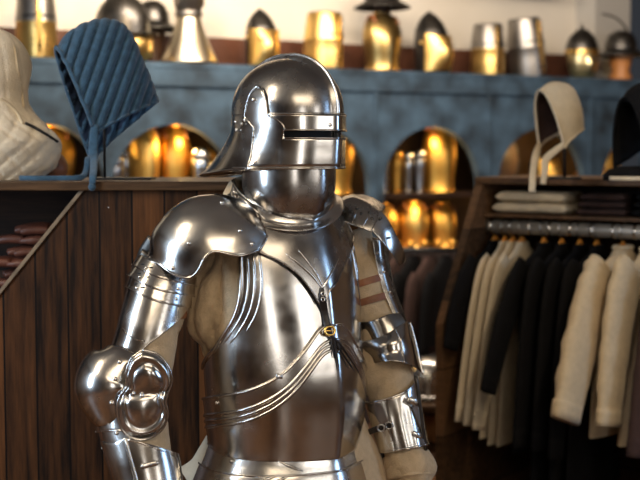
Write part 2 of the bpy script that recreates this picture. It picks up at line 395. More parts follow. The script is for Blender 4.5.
# breastplate ---------------------------------------------------------------------
plk_px = [(202, 398), (215, 396.5), (233, 394), (251, 390), (268, 383), (284, 373), (297, 359), (309, 343), (320, 326)]
arm_px = [(200, 368), (207, 360), (216, 349), (225, 335), (233, 322), (238, 310), (241, 295), (242, 278), (241, 262), (242, 246)]
plk = [Tinv(hit(TB, *q)[0]) for q in plk_px]; armh = [Tinv(hit(TB, *q)[0]) for q in arm_px]
plk[-1] = (min(plk[-1][0], -.06), plk[-1][1])
def sym(c): return c + [(-a, z) for a, z in reversed(c)]
PHB = 2.15
plk_c = sym([(-PHB, plk[0][1] - .003)] + [q for q in plk if q[0] > -PHB + .05])
armh = [(min(a, -.5), z) for a, z in armh]
arm_c = [(-PHB, armh[0][1])] + [q for q in armh if q[0] > -PHB + .03]
def fcurve(c, n, o=0.0, T=Tp, sm=True):
    pts = [V((a, z, 0)) for a, z in c]
    L = [0]
    for a, b in zip(pts, pts[1:]): L.append(L[-1] + math.hypot((b.x - a.x) * .17, b.y - a.y))
    out = []
    for k in range(n):
        s = L[-1] * k / (n - 1); i = max(j for j in range(len(L)) if L[j] <= s + 1e-12); i = min(i, len(pts) - 2)
        f = (s - L[i]) / (L[i + 1] - L[i] + 1e-12); out.append(pts[i].lerp(pts[i + 1], f))
    if sm:
        for _ in range(4): out = [out[0]] + [(out[i - 1] + out[i] * 2 + out[i + 1]) * .25 for i in range(1, n - 1)] + [out[-1]]
    return out
NC = 97
topc = fcurve(sym(arm_c + [(armh[-1][0] + .06, 1.365), (-.3, 1.36)]), NC)
botc = fcurve([(a, z - .012) for a, z in plk_c], NC)
def tplate(top, bot, o, nr):
    return [[Tp(t.x + (b.x - t.x) * i / (nr - 1), t.y + (b.y - t.y) * i / (nr - 1), o) for t, b in zip(top, bot)] for i in range(nr)]
BREAST = part('breastplate', MB().grid(tplate(topc, botc, .001, 46)), STEEL, solid=.0022, sub=1, so=0)
# armhole border with three raised flutes following it
for s in (-1, 1):
    def acurve(dphi, dz, z0, z1):
        return [(s * abs(a + dphi), z + dz) for a, z in arm_c if z0 < z < z1]
    e = fcurve(acurve(0, 0, 0, 2), 40); rim('rolled_edge', [Tp(q.x, q.y, .003) for q in e], .0052, BREAST, samples=80)
    for k, dp in enumerate((.10, .19, .28)):
        c = [(s * abs(a + dp + .10 * max(0, (1.20 - z)) * (k + 1)), z + .004) for a, z in arm_c if z > 1.085 + .012 * k]
        e = fcurve(c, 30); rad = [.0006] + [.0034] * 6 + [.0034] * 6
        rim('flute', [Tp(q.x, q.y, .0005) for q in reversed(e)], [.0005 + .0030 * min(1, 4 * (1 - abs(2 * i / 29 - 1))) for i in range(30)], BREAST, samples=60)
# plackart over it
ptop = fcurve(plk_c, NC)
pbot = fcurve(sym([(-PHB, .862), (-.8, .860), (-.05, .856)]), NC)
PLACK = part('plackart', MB().grid(tplate(ptop, pbot, .0075, 40)), STEEL, solid=.0022, sub=1, so=0)
rim('rolled_edge', [Tp(q.x, q.y, .0085) for q in ptop], .0032, PLACK, samples=160)
for k, dz in enumerate((.029, .039, .049)):
    e = fcurve([(a, z - dz * (1 + .35 * min(1, abs(a)))) for a, z in plk_c], 61)
    rim('flute', [Tp(q.x, q.y, .0078) for q in e], .0042, PLACK, samples=140)
PB = MB().grid(tplate(ptop, pbot, .0086, 40)).bvh()
BB = MB().grid(tplate(topc, botc, .002, 46)).bvh()
for q in ((217, 403), (279.5, 376.5)): rivet(PB, *q, PLACK, .0045, off=.001)
p, n = hit(PB, 279.5, 376.5); part('rivet_plate', MB().box(p + n * .0015, (.014, .011, .003), n.to_track_quat('Z', 'Y').to_matrix()), STEEL_B, PLACK, bevel=.001)

# faulds -------------------------------------------------------------------------
def Fp(phi, z, o=0):
    a, b = lerp_tab([(.62, .275, .235), (.72, .250, .212), (.80, .218, .188), (.85, .194, .172), (.875, .183, .168)], z)
    return C0 + LX * ((a + o) * sin(phi)) + FX * ((b + o) * cos(phi) + .012 * math.exp(-(phi / .2) ** 2)) + V((0, 0, z))
FAULD = None
for k, (z1, z0, o) in enumerate(((.874, .826, .004), (.832, .776, .009), (.782, .722, .013), (.728, .66, .017))):
    g = [[Fp(ph, z1 + (z0 - z1) * i / 6, o) + V((0, 0, -.012 * abs(sin(ph)) * 0)) for ph in lin(-PI * .62, PI * .62, 61)] for i in range(7)]
    if k == 0: FAULD = part('fauld', MB().grid(g), STEEL_B, solid=.002, sub=1)
    else: part('fauld_lame', MB().grid(g), STEEL_B, FAULD, solid=.002, sub=1)
    rim('rolled_edge', [Fp(ph, z1, o + .001) for ph in lin(-PI * .62, PI * .62, 41)], .0022, FAULD, samples=90)
    if k < 2:
        for ph in (-1.32, 1.32):
            c = Fp(ph, z1 - .018, o + .002); part('rivet', MB().ball(c, .0045, 12, 8), STEEL_B, FAULD)
# embossed rays on the upper lames
for a0, z0, a1, z1 in ((-.72, .862, -.42, .838), (-.98, .815, -.70, .835), (-.84, .812, -.58, .832), (.72, .862, .42, .838)):
    rim('flute', [Fp(a0 + (a1 - a0) * t, z0 + (z1 - z0) * t, .0055 + (.005 if z0 < .84 else 0)) for t in lin(0, 1, 5)], [.001, .003, .0035, .003, .001], FAULD)

# gorget ---------------------------------------------------------------------------
g = drape(TB, [[(230, 204), (262, 222), (298, 230), (324, 223), (340, 208)],
               [(231, 214), (262, 230), (298, 240), (328, 232), (345, 217)],
               [(240, 232), (266, 243), (300, 255), (331, 246), (349, 233)],
               [(256, 251), (280, 260), (307, 268), (329, 262), (347, 247)],
               [(277, 261), (294, 270), (311, 279), (326, 275), (341, 262)],
               [(296, 275), (305, 283), (315, 291), (324, 288), (334, 278)],
               [(309, 291), (314, 295), (319, 299), (323, 297), (328, 290)],
               [(317, 304), (318, 304.6), (319.5, 305), (321, 304.6), (322, 304)]], .014, 20, 22, relax=4)
GORG = plate('gorget_plate', g, STEEL_D, th=.0024)
GB = MB().grid(g).bvh()
edge = [r[0] for r in g[4:]] ; rim('rolled_edge', edge, .0022, GORG, STEEL_D)
edge = [r[-1] for r in g[4:]]; rim('rolled_edge', edge, .0022, GORG, STEEL_D)
for pts in (((286, 254), (299, 264), (312, 276), (321, 288)), ((298, 250), (307, 261), (316, 274), (322, 286)), ((339, 257), (334, 268), (328, 279), (323, 288))):
    rim('flute', [hit(GB, *q)[0] + hit(GB, *q)[1] * .001 for q in pts], [.001, .0032, .0032, .001], GORG, STEEL_B)
thc = R(16); lc, fc = axes(thc); CC = P(283, 190, 2.885)
def Cp(phi, v):
    r = (.112 + .010 * v ** 2 + (.05 * (v - .7) if v > .7 else 0)); z = CC.z + .020 - (.070 if cos(phi) > 0 else .006) * cos(phi) - .037 * v
    q = CC + lc * (r * 1.04 * sin(phi)) + fc * (r * .98 * cos(phi)); return V((q.x, q.y, z))
COLLAR = part('collar', MB().grid([[Cp(2 * PI * k / 64, v) for k in range(64)] for v in lin(0, 1, 9)], cu=True), STEEL_B, solid=.002, sub=1)
rim('rolled_edge', [Cp(a, 0) for a in lin(0, 2 * PI, 65)], .0036, COLLAR, STEEL_B, samples=130)
hb = MB().grid([[Cp(a, v) + (Cp(a, v) - V((CC.x, CC.y, Cp(a, v).z))).normalized() * .003 for a in lin(-1.62, -.95, 9)] for v in lin(.12, .72, 5)])
STRAPP = part('hinge_strap', hb, STEEL_B, COLLAR, solid=.0025, sub=1)
for a, v in ((-1.38, .28), (-1.38, .58), (-1.08, .42)):
    q = Cp(a, v); part('rivet', MB().ball(q + (q - V((CC.x, CC.y, q.z))).normalized() * .0045, .0042, 10, 6), STEEL_B, COLLAR)
part('neck_padding', wrinkle(MB().tube([P(238, 212, 2.9), P(232, 198, 2.9), P(238, 186, 2.92), P(252, 180, 2.94)], [.018, .022, .02, .014], 20, samples=20), .004, 40), LINEN)

# helmet -----------------------------------------------------------------------------
HC = V((-.072, 2.865, 0)); THH = R(50); LH, FH = axes(THH); ZBR = 1.630; ZTOP = 1.759; ZR = 1.508
def Hp(phi, z, o=0.0):
    a, bf, bb = .113, .136, .146
    if z >= ZBR:
        h = min(1, (z - ZBR) / (ZTOP - ZBR)); s = max(0, 1 - h ** 2.25) ** .5
    else: s = 1
    fx, ft = sin(phi), cos(phi)
    t = max(0, (ZBR - .030 - z) / (ZBR - .030 - ZR))
    back = max(0, -ft)
    b = bf if ft > 0 else bb
    x = a * s * fx * (1 + .16 * t ** 1.5 * (1 if ft < 0 else max(0, 1 - ft * 2.2)))
    y = b * s * ft - .088 * back ** 1.3 * t ** 1.35
    if ft > 0 and z < ZBR: y += .010 * math.exp(-(phi / .22) ** 2) - .012 * (max(0, (ZBR - z) / (ZBR - ZR) - .25)) ** 2 * ft
    p = HC + LH * x + FH * y + V((0, 0, z))
    if o:
        r = V((x / a ** 2, y / b ** 2)); nz = 0 if z < ZBR else max(0, (z - ZBR)) / .135 ** 2
        n = LH * r.x + FH * r.y + V((0, 0, nz)); p = p + n.normalized() * o
    lat = abs(a * s * fx)
    if z >= ZBR - .001 : p = p + (FH * (ft if ft > 0 else ft) + V((0, 0, (z - ZBR) / .135))).normalized() * (.011 * math.exp(-(lat / .0075) ** 1.5))
    return p
def phis(n): # denser towards the crest
    out = []
    for k in range(n):
        t = k / n; out.append(2 * PI * t - .22 * sin(4 * PI * t))
    return out
hz = [ZBR + (ZTOP - ZBR) * sin(PI / 2 * k / 30) for k in range(31)]
rows = [[Hp(ph, z) for ph in phis(112)] for z in hz]
HELM = part('helmet', MB().grid(rows, cu=True), STEEL_D, sub=1)
tz = lin(0, 1, 16)
def tail_rim(ph): return ZR - .020 * max(0, -cos(ph)) ** 1.5
tl = [[Hp(ph, ZBR + (tail_rim(ph) - ZBR) * t, .0) for ph in lin(R(72), R(288), 71)] for t in tz]
part('neck_guard', MB().grid(tl), STEEL_D, HELM, solid=.0026, sub=1)
rim('rolled_edge', [tl[-1][k] for k in range(71)], .0034, HELM, STEEL, samples=140)
rim('brow_edge', [Hp(ph, ZBR, .0012) for ph in lin(R(-78), R(78), 41)], .0024, HELM, STEEL_D, samples=90)
rim('crest', [Hp(0.0, z, .0005) for z in hz[:-1]] + [Hp(PI, z, .0005) for z in hz[-2::-1]], [.0034] * 60, HELM, STEEL_B, samples=180)
# visor with the sight slit
ZS1, ZS0 = 1.5925, 1.5775
def vtop(ph):
    d = abs(abs(ph) - R(90)); tab = .062 * max(0, 1 - (d / R(13)) ** 2) ** .5 if d < R(13) else 0
    return ZBR + tab - .002
vph = lin(R(-104), R(104), 105)
fr = [0, .05, .12, .22, .34, .44, None, None, .60, .70, .80, .88, .94, 1]
def vz(ph, k):
    zt = vtop(ph)
    low = [ZR + .0005, ZR + .012, ZR + .03, ZR + .05, ZR + .062, ZS0, ZS0, ZS1, ZS1]
    if k < 9: return low[k]
    t = (k - 8) / 9; return ZS1 + (zt - ZS1) * t
def vend(z): return 90 + 11 * min(1, max(0, (z - (ZBR - .030)) / .022))
def vq(ph, k):
    z = vz(ph, k); return Hp(ph * (vend(z) / 104 if abs(ph) > R(62) else 1) if abs(ph) > R(80) else ph * (1 - (1 - vend(z) / 104) * max(0, (abs(ph) - R(62)) / R(18))), z, .0046 + (.0016 if k in (0, 1) else 0))
vrows = [[vq(ph, k) for ph in vph] for k in range(18)]
VIS = part('visor', MB().grid(vrows, skip=lambda i, j: (i == 6 and abs(vph[j] + R(1)) < R(58)) or i in (5, 7)), STEEL, HELM, solid=.0026)
for z in (ZS1 + .0012, ZS0 - .0012):
    rim('slit_lip', [Hp(ph, z, .0055) for ph in lin(R(-58), R(58), 41)], .0018, VIS, STEEL, samples=90)
rim('rolled_edge', [Hp(ph, ZR + .002, .006) for ph in vph[::3]], .0028, VIS, STEEL, samples=110)
rim('visor_edge', [vrows[k][0] for k in range(18)] + [vrows[17][j] for j in range(1, 34)], .0019, VIS, STEEL, samples=120)
rim('visor_edge', [vrows[k][-1] for k in range(18)] + [vrows[17][-j] for j in range(2, 34)], .0019, VIS, STEEL, samples=120)
rim('visor_crease', [Hp(R(-72), vtop(R(-72)) - .004, .0052), Hp(R(-66), ZBR - .012, .0052), Hp(R(-59), ZS1 + .012, .0052), Hp(R(-57), ZS1, .0052)], .0022, VIS, STEEL)
HB = MB().grid(vrows).bvh(); HD = MB().grid(rows, cu=True).grid(tl).bvh()
rivet(HB, 254, 100, VIS, .0042, off=.002)
for q in ((237, 122), (243, 124), (246, 120), (238, 130)): rivet(HD, *q, HELM, .0040, STEEL_B, off=.003)
for q in ((255, 163), (330, 125)): rivet(HB, *q, VIS, .0034, off=.001)
part('dark_lining', MB().ball(HC + FH * .0 + V((0, 0, 1.60)), (.098, .098, .12), 24, 16), TRIM_BK, HELM)
# bevor under the visor
THV = R(44); LV, FV = axes(THV); BC = HC + V((-.004, -.004, 0))
def Vp(phi, z):
    s = lerp_tab([(1.36, .40), (1.385, .66), (1.41, .86), (1.44, .965), (1.47, 1.0), (1.53, 1.0)], z)[0]
    return BC + LV * (.108 * s * sin(phi)) + FV * (.118 * s * cos(phi) + .007 * math.exp(-(phi / .25) ** 2)) + V((0, 0, z))
bz = [1.525, 1.515, 1.50, 1.48, 1.46, 1.44, 1.425, 1.41, 1.395, 1.385, 1.37, 1.36]
BEV = part('bevor', MB().grid([[Vp(ph, z) for ph in lin(-PI * .62, PI * .62, 61)] for z in bz]), STEEL_D, sub=2, solid=.0025)

# near shoulder and arm ---------------------------------------------------------------
E1c = P(213, 263, 2.82); EB = MB().ball(E1c, (.155, .132, .156), 160, 100).bvh()
g = drape(EB, [[(186, 193.5), (200, 192), (215, 193), (227, 195), (237, 199)],
               [(164, 207), (190, 203), (214, 204), (236, 207), (251, 212)],
               [(153, 222), (178, 221), (208, 221), (238, 221), (262, 223)],
               [(147, 240), (165, 243), (190, 246), (216, 238), (240, 238), (264, 237)],
               [(144, 257), (160, 262), (175, 273), (190, 277), (199, 270), (206, 257), (216, 252), (238, 256), (257, 250)]], .010, 26, 22, ext=(.030, 0), top=.03, relax=5)
PAUL = plate('pauldron', g, STEEL)
PBH = MB().grid(g).bvh()
rim('rolled_edge', g[-1], .0030, PAUL); rim('rolled_edge', [r[-1] for r in g[2:]], .0026, PAUL)
for q in ((189, 243.5), (173, 268), (240, 231), (252, 244), (222, 203)): rivet(PBH, *q, PAUL, .0040, off=.0015)
# small lames hanging out at the back edge of the shoulder
for k, (x, y) in enumerate(((144, 262), (138, 276))):
    part('shoulder_lame', MB().tube([P(x + 8, y - 24, 2.82), P(x - 1, y - 8, 2.83), P(x - 4, y + 8, 2.84), P(x - 4, y + 26, 2.85)], [(.012, .003), (.014, .003), (.013, .003), (.008, .003)], 12, samples=14), IRON, PAUL)
def lame(rows, name, parent, m=STEEL, off=.006, nr=8, ext=(.035, 0), bv=S1, edge=True):
    g = drape(bv, rows, off, 18, nr, ext=ext, relax=3); o = plate(name, g, m, parent)
    if edge: rim('rolled_edge', g[-1], .0017, o, m)
    return o, MB().grid(g).bvh()
ARM, AB = lame([[(128, 284), (156, 296), (187, 302)], [(122, 305), (150, 316), (180, 317)], [(116.5, 324), (138, 336), (160, 335)], [(112, 342), (126, 350), (142, 351)], [(108, 360), (121, 365), (134, 367)]], 'upper_cannon', SUIT, off=.006, nr=16)
l3, B3 = lame([[(130, 272), (157, 287), (188, 294)], [(128.5, 279), (156, 294), (188, 300)], [(127, 287), (155, 301), (187, 307)]], 'lame', ARM, off=.0095, nr=6)
l2, B2 = lame([[(135, 260), (158, 273), (190, 284)], [(132, 268), (157, 282), (190, 290)], [(130, 276), (156, 290), (189, 296)]], 'lame', ARM, off=.0125, nr=6)
l1, B1 = lame([[(139, 256), (160, 264), (190, 275)], [(136.5, 261), (159, 272), (191, 281)], [(134, 266), (158, 279), (191, 286)]], 'lame', ARM, off=.0145, nr=6)
for b_, q, l_ in ((B1, (180, 280), l1), (B2, (178, 289), l2), (B3, (176, 299), l3), (AB, (178, 305), ARM), (B1, (146, 268), l1), (B2, (140, 277), l2), (B3, (137, 288), l3)): rivet(b_, *q, l_, .0034, off=.001)
for b_, q, l_ in ((B1, (143, 264.5), l1), (B1, (151, 268), l1), (B2, (139, 273.5), l2), (B2, (147, 277), l2), (B3, (136, 284), l3), (B3, (143, 287.5), l3)):
    p, n = hit(b_, *q); part('slot', MB().ball(p + n * .0008, (.006, .0022, .0012), 10, 6, n.to_track_quat('Z', 'Y').to_matrix()), TRIM_BK, l_)
rim('cannon_seam', [hit(AB, x, y)[0] + hit(AB, x, y)[1] * .001 for x, y in ((119, 319), (124, 330), (133, 338), (145, 341))], .0022, ARM)
part('leather_tab', MB().grid(drape(S1, [[(172, 306), (187, 305)], [(174, 313), (186, 312)], [(178, 319), (185, 318)]], .005, 6, 6)), LEATHER, ARM, solid=.003, sub=1)
# elbow
COUT = part('couter', MB().tube([P(127, 352, 2.715), P(123, 363, 2.705), P(114, 377, 2.70), P(111, 391, 2.695), P(114, 406, 2.69), P(119, 417, 2.69)],
            [.046, .064, .079, .079, .064, .052], 40, samples=40, mod=lambda t, a: .004 * math.exp(-((a - PI) / .3) ** 2)), STEEL, sub=1)
CB = MB().tube([P(127, 352, 2.715), P(123, 363, 2.705), P(114, 377, 2.70), P(111, 391, 2.695), P(114, 406, 2.69), P(119, 417, 2.69)], [.046, .064, .079, .079, .064, .052], 60, samples=90).bvh()
for q in ((120, 362), (115, 379), (112, 403)): rivet(CB, *q, COUT, .0042, off=.001, Y0=2.7)
def polar_plate(name, cx, cy, outline, Y0, gx, gy, bulge, prof, parent, m=STEEL, nr=16, na=72, extra=None):
    ol = resample([V((x, y, 0)) for x, y in outline + outline[:1]], na + 1)[:-1]; rows = []
    for i in range(nr + 1):
        r = max(.02, i / nr); row = []
        for q in ol:
            x = cx + (q.x - cx) * r; y = cy + (q.y - cy) * r
            h = bulge * (1 - r * r) + prof(r) + (extra(x, y) if extra else 0)
            row.append(P(x, y, Y0 + gx * (x - cx) + gy * (y - cy) - h))
        rows.append(row)
    mb = MB().grid(rows, cu=True); mb.poly(rows[0][::-1])
    return part(name, mb, m, parent, solid=.0025, sub=1), mb.bvh()
wing_ol = [(143, 350), (157, 354), (168, 366), (172, 380), (168, 393), (166, 402), (168, 414), (164, 427), (154, 436), (141, 440), (128, 436), (120, 425), (117, 408), (120, 396), (127, 386), (126, 374), (131, 359)]
def wprof(r): return .008 * math.exp(-((r - .86) / .05) ** 2) - .003 * math.exp(-((r - .70) / .07) ** 2)
def wlobe(x, y):
    up = .010 * math.exp(-(((x - 150 - (372 - y) * -.2) / 13) ** 2 + ((y - 374) / 15) ** 2)); lo = .008 * math.exp(-(((x - 143) / 15) ** 2 + ((y - 415) / 15) ** 2))
    cr = -.006 * math.exp(-((y - 394 - (x - 143) * -.12) / 4.0) ** 2); return up + lo + cr
WING, WB = polar_plate('couter_wing', 145, 395, wing_ol, 2.628, .00035, .00012, .010, wprof, COUT, extra=wlobe)
for q in ((133.5, 393.5), (142, 395.5)): rivet(WB, *q, WING, .0038, off=.001, Y0=2.65)
rim('rolled_edge', [P(q.x, q.y, 2.628 + .00035 * (q.x - 145) + .00012 * (q.y - 395)) for q in resample([V((x, y, 0)) for x, y in wing_ol + wing_ol[:1]], 40)], .0026, WING, samples=120)
# lames and forearm
e1, D1 = lame([[(97, 410), (108, 408), (126, 404)], [(98, 420), (112, 422), (126, 424)], [(101, 431), (114, 430), (128, 430)]], 'lame', COUT, off=.014, nr=6, ext=(.03, 0))
e2, D2 = lame([[(99, 428), (112, 428), (128, 426)], [(102, 438), (116, 438), (130, 434)], [(105, 447), (118, 446), (132, 440)]], 'lame', COUT, off=.010, nr=6, ext=(.03, 0))
for b_, q, l_ in ((D1, (112, 418), e1), (D2, (117, 433), e2)): rivet(b_, *q, l_, .0040, off=.001)
VAMB, VB = lame([[(106, 440), (116, 442), (126, 438)], [(112, 458), (121, 458), (131, 458)], [(119, 480), (128, 480), (137, 480)], [(128, 530), (137, 530), (146, 530)], [(134, 555), (142, 556), (150, 556)]], 'vambrace', SUIT, off=.013, nr=14, ext=(.03, 0), edge=False)
v2, VB2 = lame([[(125, 437), (146, 444), (160, 449), (173.5, 455)], [(131, 458), (150, 460), (166, 462), (176, 464)], [(137, 480), (152, 481), (168, 481), (178, 481)], [(147, 530), (160, 531), (172, 531), (182, 530)], [(151, 556), (162, 557), (174, 557), (184, 556)]], 'vambrace_door', VAMB, off=.014, nr=14, ext=(0, .02), edge=False)
rim('rolled_edge', [hit(VB2, x, y)[0] for x, y in ((127, 440), (138, 442), (147, 445), (160, 450), (173, 456))], .0026, v2)
rim('rolled_edge', [hit(VB2, x, y)[0] + V((0, -.002, 0)) for x, y in ((125.5, 439), (131, 458), (137, 480), (142, 505))], .0030, v2, STEEL_B)
hp = [hit(VB2, x, y) for x, y in ((142, 467), (149, 465), (157, 463))]
HS = part('buckle_plate', MB().tube([a + n * .003 for a, n in hp], [(.006, .003)] * 3, 10, samples=10, ref=(0, 0, 1)), STEEL_B, VAMB)
for a, n in (hp[0], hp[2], hit(VB2, 150, 465)): part('rivet', MB().ball(a + n * .006, .0034, 10, 6), STEEL_D, VAMB)

# far shoulder and arm -------------------------------------------------------------------
E2c = P(359, 246, 3.02); E2 = MB().ball(E2c, (.112, .115, .130), 160, 100).bvh()
g = drape(E2, [[(326, 194), (340, 191.5), (353, 195), (366, 203), (380, 214)], [(331, 207), (343, 207), (354, 210.5), (365, 216), (376, 223)], [(337, 221), (347, 222.5), (356, 226), (364, 229), (372, 232)]], .004, 18, 12, top=.03, relax=3, Y0=3.0)
PA2 = plate('pauldron', g, STEEL_D); rim('rolled_edge', g[-1], .0026, PA2, STEEL); B_2 = MB().grid(g).bvh()
for q in ((357, 209), (361, 214), (369, 213), (372, 219)): rivet(B_2, *q, PA2, .003, IRON, Y0=3.0, off=.001)
for x in (345, 357, 368):
    rim('lame_edge', [hit(B_2, x + 4 - k * 5 + (k == 0) * 1, 197 + (x - 345) * .45 + k * 11, 3.0)[0] for k in (0, 1, 2)], .0016, PA2, STEEL)
g = drape(E2, [[(378, 212), (384, 218), (391, 230), (398, 244), (403, 257)], [(375, 222), (381, 230), (388, 241), (394, 252), (401.5, 262)], [(371, 230), (377, 238), (385, 247), (391, 256), (397, 264)]], .008, 18, 10, relax=3, Y0=3.0)
pl2 = plate('shoulder_lame', g, STEEL, PA2); rim('rolled_edge', g[-1], .0022, pl2)
B_3 = MB().grid(g).bvh(); rivet(B_3, 388, 238, pl2, .003, IRON, Y0=3.0); rivet(B_3, 380, 219, pl2, .003, IRON, Y0=3.0)
g = patch([[(372, 238, 2.99), (376, 262, 2.985), (381, 285, 2.98), (392, 312, 2.965), (401, 336, 2.955)], [(381, 240, 3.0), (384, 262, 3.0), (389, 286, 2.99), (398, 310, 2.975), (408, 334, 2.96)], [(386, 244, 3.05), (390, 264, 3.05), (395, 288, 3.04), (402, 308, 3.02), (411, 332, 3.0)]])
UC2 = plate('upper_cannon', g, STEEL_D); rim('rolled_edge', [r[0] for r in g], .0028, UC2, STEEL); rim('rolled_edge', [r[-1] for r in g], .0028, UC2, STEEL)
for x, y in ((378, 253), (384, 272), (390, 292), (399, 316)): part('rivet', MB().ball(P(x, y, 2.975), .004, 10, 6), STEEL_B, UC2)
def band(name, ax, rad, t0, t1, dr, m, parent, n=40, mod=None, samples=8):
    pts = [crom(ax, t0 + (t1 - t0) * k / 7) for k in range(8)]; rr = [crom([V((r, 0, 0)) for r in rad], t0 + (t1 - t0) * k / 7).x + dr for k in range(8)]
    return part(name, MB().tube(pts, rr, n, samples=samples * 2, caps=False, ref=(1, 0, 0), mod=mod), m, parent, solid=.003)
s1 = band('leather_strap', AX2, AR2, .98, 1.12, .006, LEATHER, SUIT); s2 = band('leather_strap', AX2, AR2, 1.36, 1.50, .006, LEATHER, SUIT)
g = patch([[(357, 341, 2.965), (374, 339, 2.925), (393, 330, 2.92), (405, 322, 2.95), (410, 322, 2.99)], [(363, 349, 2.955), (380, 346, 2.905), (398, 340, 2.90), (410, 338, 2.935), (415, 340, 2.98)],
           [(369, 357, 2.95), (384, 354, 2.90), (400, 352, 2.895), (413, 354, 2.925), (419, 358, 2.97)], [(373, 364, 2.94), (387, 361.5, 2.885), (402, 362, 2.88), (414, 367, 2.91), (423, 374, 2.955)]])
CO2 = plate('couter', g, STEEL); rim('rolled_edge', [r[-1] for r in g], .0034, CO2, STEEL_B)
rim('flute', [r[6] + V((0, -.002, 0)) for r in g], .0028, CO2, STEEL_B)
g = patch([[(357, 322, 2.985), (371, 321, 2.945), (386, 315, 2.94), (399, 312, 2.965)], [(362, 334, 2.98), (376, 332, 2.935), (391, 325, 2.93), (405, 320, 2.955)], [(366, 346, 2.975), (380, 344, 2.925), (396, 338, 2.92), (410, 334, 2.945)]])
plate('couter_lame', g, STEEL_D, CO2)
V2 = MB().tube(AX2, AR2, 72, samples=200, ref=(1, 0, 0)).bvh()
g = drape(V2, [[(369.5, 402), (380, 401), (393, 397), (405, 390), (414, 378)], [(374, 420), (385, 420), (397, 418), (409, 414), (418.5, 404)], [(379, 437), (389, 438), (401, 437), (413, 434), (421.5, 428)], [(383, 450), (392, 450.5), (404, 449), (416, 447), (424, 445)]], .014, 26, 14, ext=(.012, .012), relax=2, Y0=2.93)
for i, r in enumerate(g):
    for j in range(3, len(r) - 3): r[j] = r[j] + V((0, -.0028 * (.5 + .5 * cos(2 * PI * (j - 3) / 4.6)) * min(1, i / 4), 0))
VA2 = plate('vambrace', g, STEEL_B); rim('rolled_edge', g[0], .003, VA2, STEEL_B); rim('rolled_edge', g[-1], .0034, VA2, STEEL)
for y0, x0 in ((402, 414), (436, 417)):
    hb_ = part('hinge', MB().tube([P(x0 - 5, y0 - 3, 2.88), P(x0 + 1, y0, 2.885), P(x0 + 6, y0 + 2, 2.90)], [(.007, .004), (.009, .005), (.006, .004)], 12, samples=8), STEEL_B, VA2)
    for dx in (-3, 3): part('rivet', MB().ball(P(x0 + dx, y0 + dx * .3, 2.877), .0035, 10, 6), STEEL_D, hb_)
rim('strap_edge', [P(416, 376, 2.89), P(419.5, 404, 2.89), P(423, 430, 2.895), P(426, 450, 2.90)], .0045, VA2, IRON)
BS = part('buckle_strap', MB().tube([P(393, 424, 2.878), P(384, 427, 2.885), P(374, 430, 2.90), P(365, 434, 2.91), P(356, 439, 2.92)], [(.007, .002)] * 5, 10, samples=20, ref=(0, 0, 1)), LEATHER_D, VA2)
for x, y in ((389, 425.5), (381, 428)):
    part('buckle_ring', MB().tube([P(x, y, 2.872) + V((.008 * cos(a), 0, .008 * sin(a))) for a in lin(0, 2 * PI, 17)], .002, 8, samples=40), STEEL_D, BS)

# the strap and buckle that join gorget plate and plackart
sp = [hit(GB, 321, 288), hit(GB, 321.5, 299), hit(BB, 323.5, 312), hit(BB, 325.5, 324), hit(PB, 327, 334)]
sp = [(p + n * o) for (p, n), o in zip(sp, (.004, .005, .006, .008, .010))]
STR = part('chest_strap', MB().tube(sp, [(.0022, .0045), (.0028, .009), (.0028, .0085), (.0028, .0085), (.0028, .008)], 10, samples=28, ref=(0, -1, 0)), LEATHER_D)
STR.data.update()
for y in (294, 299.5):
    p, n = hit(GB, 321.3, y)
    u = n.orthogonal().normalized(); v = n.cross(u)
    part('eyelet', MB().tube([p + n * .009 + u * (.0042 * cos(a)) + v * (.0042 * sin(a)) for a in lin(0, 2 * PI, 17)], .0014, 8, samples=34), STEEL_B, STR)
p, n = hit(PB, 327.5, 331); u = V((0, 0, 1)); u = (u - n * u.dot(n)).normalized(); v = n.cross(u)
q0 = p + n * .014
part('buckle', MB().tube([q0 + u * (.010 * sin(a) * (1 if abs(sin(a)) < .8 else .95)) + v * (.012 * cos(a)) for a in lin(0, 2 * PI, 25)], .0030, 10, samples=60), GOLD, STR)
part('buckle_tongue', MB().tube([q0 - v * .011, q0 + n * .003, q0 + v * .012], .0020, 8, samples=8), GOLD, STR)
for k, (x1, y1, x2, y2) in enumerate(((335, 352, 338, 370), (339, 350, 350, 368), (343, 352, 357, 372), (331, 344, 333, 358))):
    a = hit(PB, 329, 336); b = hit(PB, (329 + x1) / 2 + 1, (336 + y1) / 2 - 1); c = hit(PB, x1, y1); d = hit(PB, x2, y2)
    part('strap_end', MB().tube([q[0] + q[1] * o for q, o in zip((a, b, c, d), (.012, .009, .006, .005))], [.0035, .003, .0028, .001], 8, samples=22), LEATHER_D, STR)
# wooden stand that carries the suit
part('stand_pole', MB().tube([C0 + V((0, .02, .03)), C0 + V((0, .02, .9))], .028, 20), WOOD_R)
part('stand_foot', MB().lathe([(0, 0), (.20, 0), (.21, .015), (.195, .04), (.06, .055), (0, .055)], 40, C0 + V((0, .02, 0))), WOOD_R)
for s in (-1, 1):
    part('padded_leg', wrinkle(MB().tube([C0 + LX * (.10 * s) + V((0, .03, .82)), C0 + LX * (.11 * s) + V((0, .03, .50)), C0 + LX * (.12 * s) + V((0, .03, .07))], [.10, .075, .05], 24, samples=20), .006, 14), LINEN)

